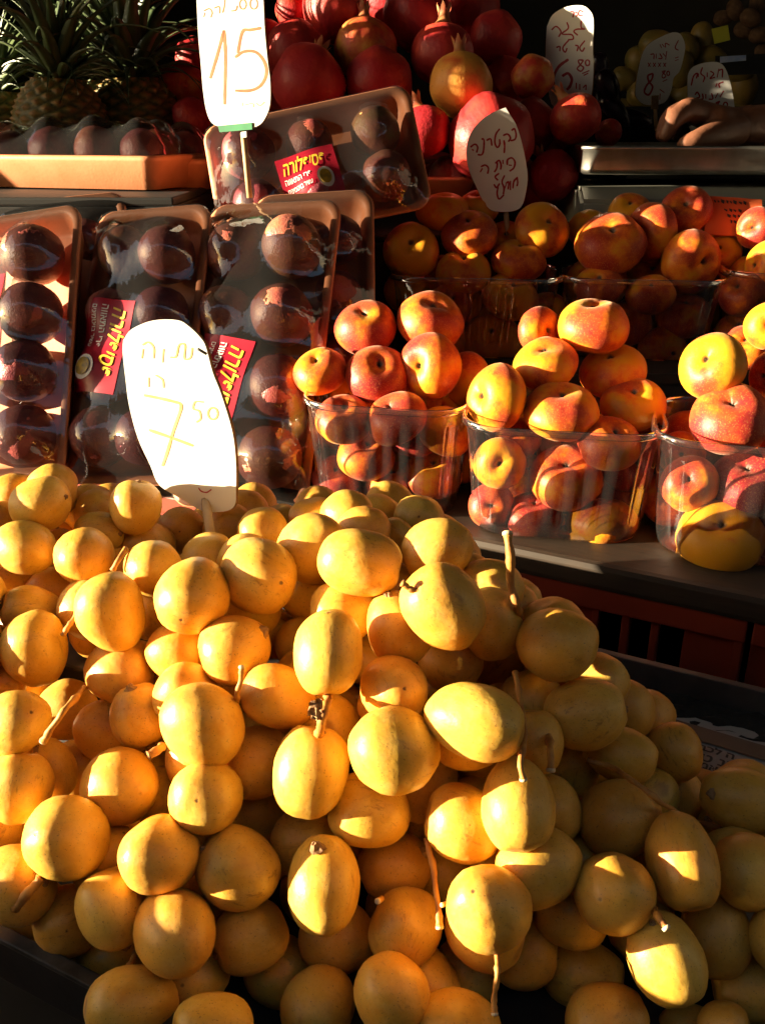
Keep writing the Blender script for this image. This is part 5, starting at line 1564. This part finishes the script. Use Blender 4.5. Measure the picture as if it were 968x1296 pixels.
# ================================================================== HAND AND ARM
def skin_chain(chains, mat, name, voxel):
    V, Fc = [], []
    for (pts, rad) in chains:
        n = 6
        P = catmull(pts, n); R = [r.x for r in catmull([Vector((r, 0, 0)) for r in rad], n)] if len(pts) > 2 else None
        if R is None:
            P = [pts[0].lerp(pts[1], i / 6) for i in range(7)]; R = [rad[0] + (rad[1] - rad[0]) * i / 6 for i in range(7)]
        # rounded ends
        d0 = (P[0] - P[1]).normalized(); d1 = (P[-1] - P[-2]).normalized()
        P = [P[0] + d0 * R[0] * 0.8, P[0] + d0 * R[0] * 0.5] + P + [P[-1] + d1 * R[-1] * 0.5, P[-1] + d1 * R[-1] * 0.8]
        R = [R[0] * 0.45, R[0] * 0.85] + R + [R[-1] * 0.85, R[-1] * 0.45]
        a, b = tube_data(P, R, 14); o = len(V); V += a; Fc += [tuple(o + i for i in f) for f in b]
    me = mesh_from(name, V, Fc, mat)
    tmp = ob(name, me); md = tmp.modifiers.new('r', 'REMESH'); md.mode = 'VOXEL'; md.voxel_size = voxel; md.use_smooth_shade = True
    m2 = tmp.modifiers.new('s', 'SMOOTH'); m2.iterations = 5; m2.factor = 0.5
    dg = bpy.context.evaluated_depsgraph_get(); dg.update()
    out = bpy.data.meshes.new_from_object(tmp.evaluated_get(dg)); bpy.data.objects.remove(tmp)
    out.materials.clear(); out.materials.append(mat); out.polygons.foreach_set('use_smooth', [True] * len(out.polygons)); return out
def hp(x, y, D): return at(x, y, D - 0.035)
ch = []
wr = hp(938, 160, 1.135)
for (mx, my, D, pip, tip, r) in ((868, 139, 1.085, (852, 152, 1.075), (842, 171, 1.08), .0105), (871, 137, 1.108, (849, 148, 1.10), (838, 170, 1.10), .0112),
                                 (877, 138, 1.130, (854, 148, 1.122), (842, 170, 1.125), .0108), (886, 142, 1.150, (866, 152, 1.142), (856, 172, 1.145), .0095)):
    ch.append(([wr.lerp(hp(mx, my, D), 0.05), wr.lerp(hp(mx, my, D), .55), hp(mx, my, D)], [.020, .015, .0135]))
    ch.append(([hp(mx, my, D), hp(*pip), hp(*tip)], [.0125, r, r * 0.82]))
ch.append(([hp(930, 165, 1.115), hp(905, 170, 1.085), hp(882, 176, 1.07), hp(866, 182, 1.07)], [.019, .016, .0115, .0095]))
ch.append(([hp(905, 155, 1.10), hp(915, 158, 1.13), hp(920, 160, 1.15)], [.020, .022, .020]))
ch.append(([wr, hp(985, 160, 1.16), hp(1060, 165, 1.20), hp(1160, 175, 1.27)], [.024, .027, .035, .041]))
arm = tag(empty('person', Matrix.Translation((0.62, 1.25, 0))), 'bare tanned forearm and hand of a vendor reaching over the scale pan', 'person')
ob_world('body', skin_chain(ch, M['skin'], 'body', 0.0028), arm)
el = hp(1160, 175, 1.27)
ob_world('shirt', skin_chain([([hp(1120, 172, 1.24), el, Vector((0.92, 1.42, 1.62)), Vector((0.98, 1.50, 1.72))], [.052, .056, .066, .075]),
                              ([Vector((0.98, 1.50, 1.72)), Vector((1.15, 1.55, 1.74)), Vector((1.34, 1.58, 1.70))], [.085, .10, .085]),
                              ([Vector((1.15, 1.55, 1.66)), Vector((1.16, 1.56, 1.40)), Vector((1.16, 1.57, 1.05)), Vector((1.16, 1.58, .80))], [.15, .165, .16, .15])], M['shirt'], 'shirt', 0.014), arm)

# ================================================================== BACKGROUND PRODUCE
def blob(name, me, px, py, D, rx, ry, ang, label, cat, group, par=None):
    vd = ray(px, py); X = (RV - vd * RV.dot(vd)).normalized(); Y = vd.cross(X); s = D / F
    th = radians(ang); a = X * cos(th) + Y * sin(th); b = Y * cos(th) - X * sin(th)
    o = ob(name, me, None, basis(b * ry * s, vd.cross(a) .normalized() * ry * s if False else vd * -ry * s, a * rx * s, at(px, py, D)))
    return tag(o, label, cat, group)
def ovoid(k, mat, nm, taper):
    prof = [(0 if i in (0, 16) else sin(pi * i / 16) ** 0.9 * (1 - taper * cos(pi * i / 16)), cos(pi * i / 16)) for i in range(17)]
    V, Fc = revolve(prof, 22); V = wobble(V, k + 140, 0.06, 1.1); return mesh_from(nm, V, Fc, mat)
MG = [ovoid(k, M['mango'], 'mango', 0.12) for k in range(3)]
AU = [ovoid(k, M['aubergine'], 'aubergine', 0.22) for k in range(2)]
PT = [ovoid(k, M['potato'], 'potato', 0.08) for k in range(3)]
bg_anch = [(836, 86, 'the dim 8.80 card'), (902, 105, 'the card behind the hand'), (912, 43, 'the small yellow tag'), (722, 62, 'the 6.80 card')]
for i, (x, y, rx, ry, an) in enumerate([(832, 56, 24, 17, 0), (888, 55, 25, 15, 80), (809, 80, 22, 17, 70), (861, 88, 24, 17, 75), (897, 76, 24, 18, 10), (790, 100, 18, 14, 20), (868, 60, 20, 15, 40), (940, 112, 24, 18, 80), (925, 140, 22, 16, 0), (815, 120, 22, 16, 10), (870, 122, 22, 17, 0), (790, 140, 20, 15, 0), (935, 88, 20, 15, 20)]):
    blob('mango', MG[i % 3], x, y, 1.62 + 0.02 * (i % 3), rx, ry, an, near_label('dim yellow mango', x, y, bg_anch) or 'dim yellow mango in the dark back row', 'mango', 'mangoes in the dark background')
for i, (x, y, rx, ry, an) in enumerate([(770, 112, 26, 14, 60), (778, 140, 26, 13, 40), (758, 88, 22, 12, 80), (800, 150, 26, 13, 10), (748, 130, 24, 13, 70)]):
    blob('aubergine', AU[i % 2], x, y, 1.40 + .012 * i, rx, ry, an, near_label('black aubergine', x, y, bg_anch) or 'black aubergine in the dark back row', 'aubergine', 'aubergines in the dark background')
for i, (x, y, rx, ry, an) in enumerate([(950, 22, 14, 10, 20), (930, 12, 13, 10, 60), (962, 44, 14, 10, 0), (940, 38, 12, 9, 30), (958, 6, 13, 10, 80), (915, 22, 12, 9, 0), (966, 66, 12, 9, 40)]):
    blob('potato', PT[i % 3], x, y, 1.78 + .01 * i, rx, ry, an, near_label('dim brown potato', x, y, bg_anch) or 'dim brown potato in the upper right corner', 'potato', 'potatoes in the dark background')
def flat_card(nm, px4, D, mat, label, cat, th=0.002):
    Qc = [at(x, y, D) for x, y in px4]; n = (CAM - Qc[0]).normalized()
    o = tag(empty(nm, Matrix.Translation(Qc[3])), label, cat)
    ob_world('card_face', mesh_from('card_face', Qc + [q - n * th for q in Qc], [(0, 1, 2, 3), (7, 6, 5, 4), (0, 4, 5, 1), (1, 5, 6, 2), (2, 6, 7, 3), (3, 7, 4, 0)], mat, False), o); return o
flat_card('yellow_tag', [(900, 36), (921, 31), (924, 50), (904, 55)], 1.56, M['yellow_card'], 'small yellow tag among the dim back mangoes', 'tag')
flat_card('blue_box_label', [(911, 71), (944, 69), (944, 76), (911, 79)], 1.50, M['blue_label'], 'blue and white strip on the black device behind the cards', 'label')
flat_card('black_device', [(905, 70), (1000, 66), (1000, 92), (905, 95)], 1.52, M['scale_dark'], 'black device with a pale strip in the dark background', 'device', 0.05)

# ================================================================== ADDED UNSEEN BLOCKERS (they shade parts of the stall)
def carton(lo, hi, label):
    c = tag(empty('added_carton', Matrix.Translation(((lo[0] + hi[0]) / 2, (lo[1] + hi[1]) / 2, lo[2]))), label, 'carton')
    t = 0.006
    wbox('bottom', lo, (hi[0], hi[1], lo[2] + t), M['card_edge'], c, 0.0)
    wbox('front_panel', (lo[0], lo[1], lo[2] + t + .0002), (hi[0], lo[1] + t, hi[2]), M['card_edge'], c, 0.001)
    wbox('back_panel', (lo[0], hi[1] - t, lo[2] + t + .0002), (hi[0], hi[1], hi[2]), M['card_edge'], c, 0.001)
    for x in (lo[0], hi[0] - t): wbox('side_panel', (x, lo[1] + t + .0002, lo[2] + t + .0002), (x + t, hi[1] - t - .0002, hi[2]), M['card_edge'], c, 0.001)
carton((-0.66, -0.02, ZT), (-0.31, 0.268, Zc(-0.268)), 'unseen tall open cardboard carton added on a stand before the date tray')  # added to shade the lower left dates
carton((-0.66, 0.272, ZT), (-0.36, 0.318, Zc(-0.277)), 'unseen low narrow carton added on a stand before the date tray')  # second shade blocker, added beside the tall one
st_ = tag(empty('added_stand', Matrix.Translation((-0.5, 0.15, 0))), 'unseen wooden stand added to carry the cartons', 'stand')  # added only to hold up the shading cartons
wbox('stand_top', (-0.68, -0.04, ZT - 0.025), (-0.29, 0.33, ZT - 0.001), M['plank'], st_)
for x in (-0.67, -0.34):
    for y in (-0.03, 0.28): wbox('leg', (x, y, 0), (x + 0.04, y + 0.04, ZT - 0.026), M['plank'], st_)
cur = tag(empty('added_curtain', Matrix.Translation((-1.2, 1.7, 0))), 'unseen brown tarpaulin added along the left side of the stall', 'curtain')  # added to keep the low sun off the back of the stall
V, Fc = [], []
for j in range(13):
    for i in range(41):
        y = 1.22 + 1.04 * i / 40; V.append((-1.2 + 0.02 * sin(i * 1.1) + 0.004 * j * sin(i * .5), y, 0.1 + 2.35 * j / 12))
for j in range(12):
    for i in range(40):
        a = j * 41 + i; Fc.append((a, a + 1, a + 42, a + 41))
ob_world('tarpaulin', mesh_from('tarpaulin', V, Fc, M['tarp']), cur)

ins = tag(empty('added_insert', basis(SU, SV, SZ, stall(-0.35, 0.45, ZFLOOR))), 'black stepped light blocker added, hidden inside the heap of dates', 'box')  # added to stop sun passing through the hollow heap
sbox('high_step', -0.45, -0.15, 0.320, 0.430, ZFLOOR + .0005, Zc(-0.290), M['crate_dark'], ins)
sbox('middle_step', -0.50, -0.17, 0.4302, 0.500, ZFLOOR + .0005, Zc(-0.283), M['crate_dark'], ins)
sbox('low_step', -0.46, -0.20, 0.5002, 0.535, ZFLOOR + .0005, Zc(-0.289), M['crate_dark'], ins)
for (y0, y1, top, nm) in ((1.022, 1.08, Zc(0.25), 'narrow'), (1.085, 1.50, Zc(0.09), 'wide')):  # unseen stacks added to shade the pomegranates and pineapple bodies
    for k, (z0, z1) in enumerate(((0.0, 0.5), (0.505, 1.0), (1.005, top))):
        dark_crate('added_crate', (-1.16, y0, z0), (-0.84, y1, z1), 'unseen black %s crate added left of the stall, %s of the stack' % (nm, ['bottom', 'middle', 'topmost'][k]))
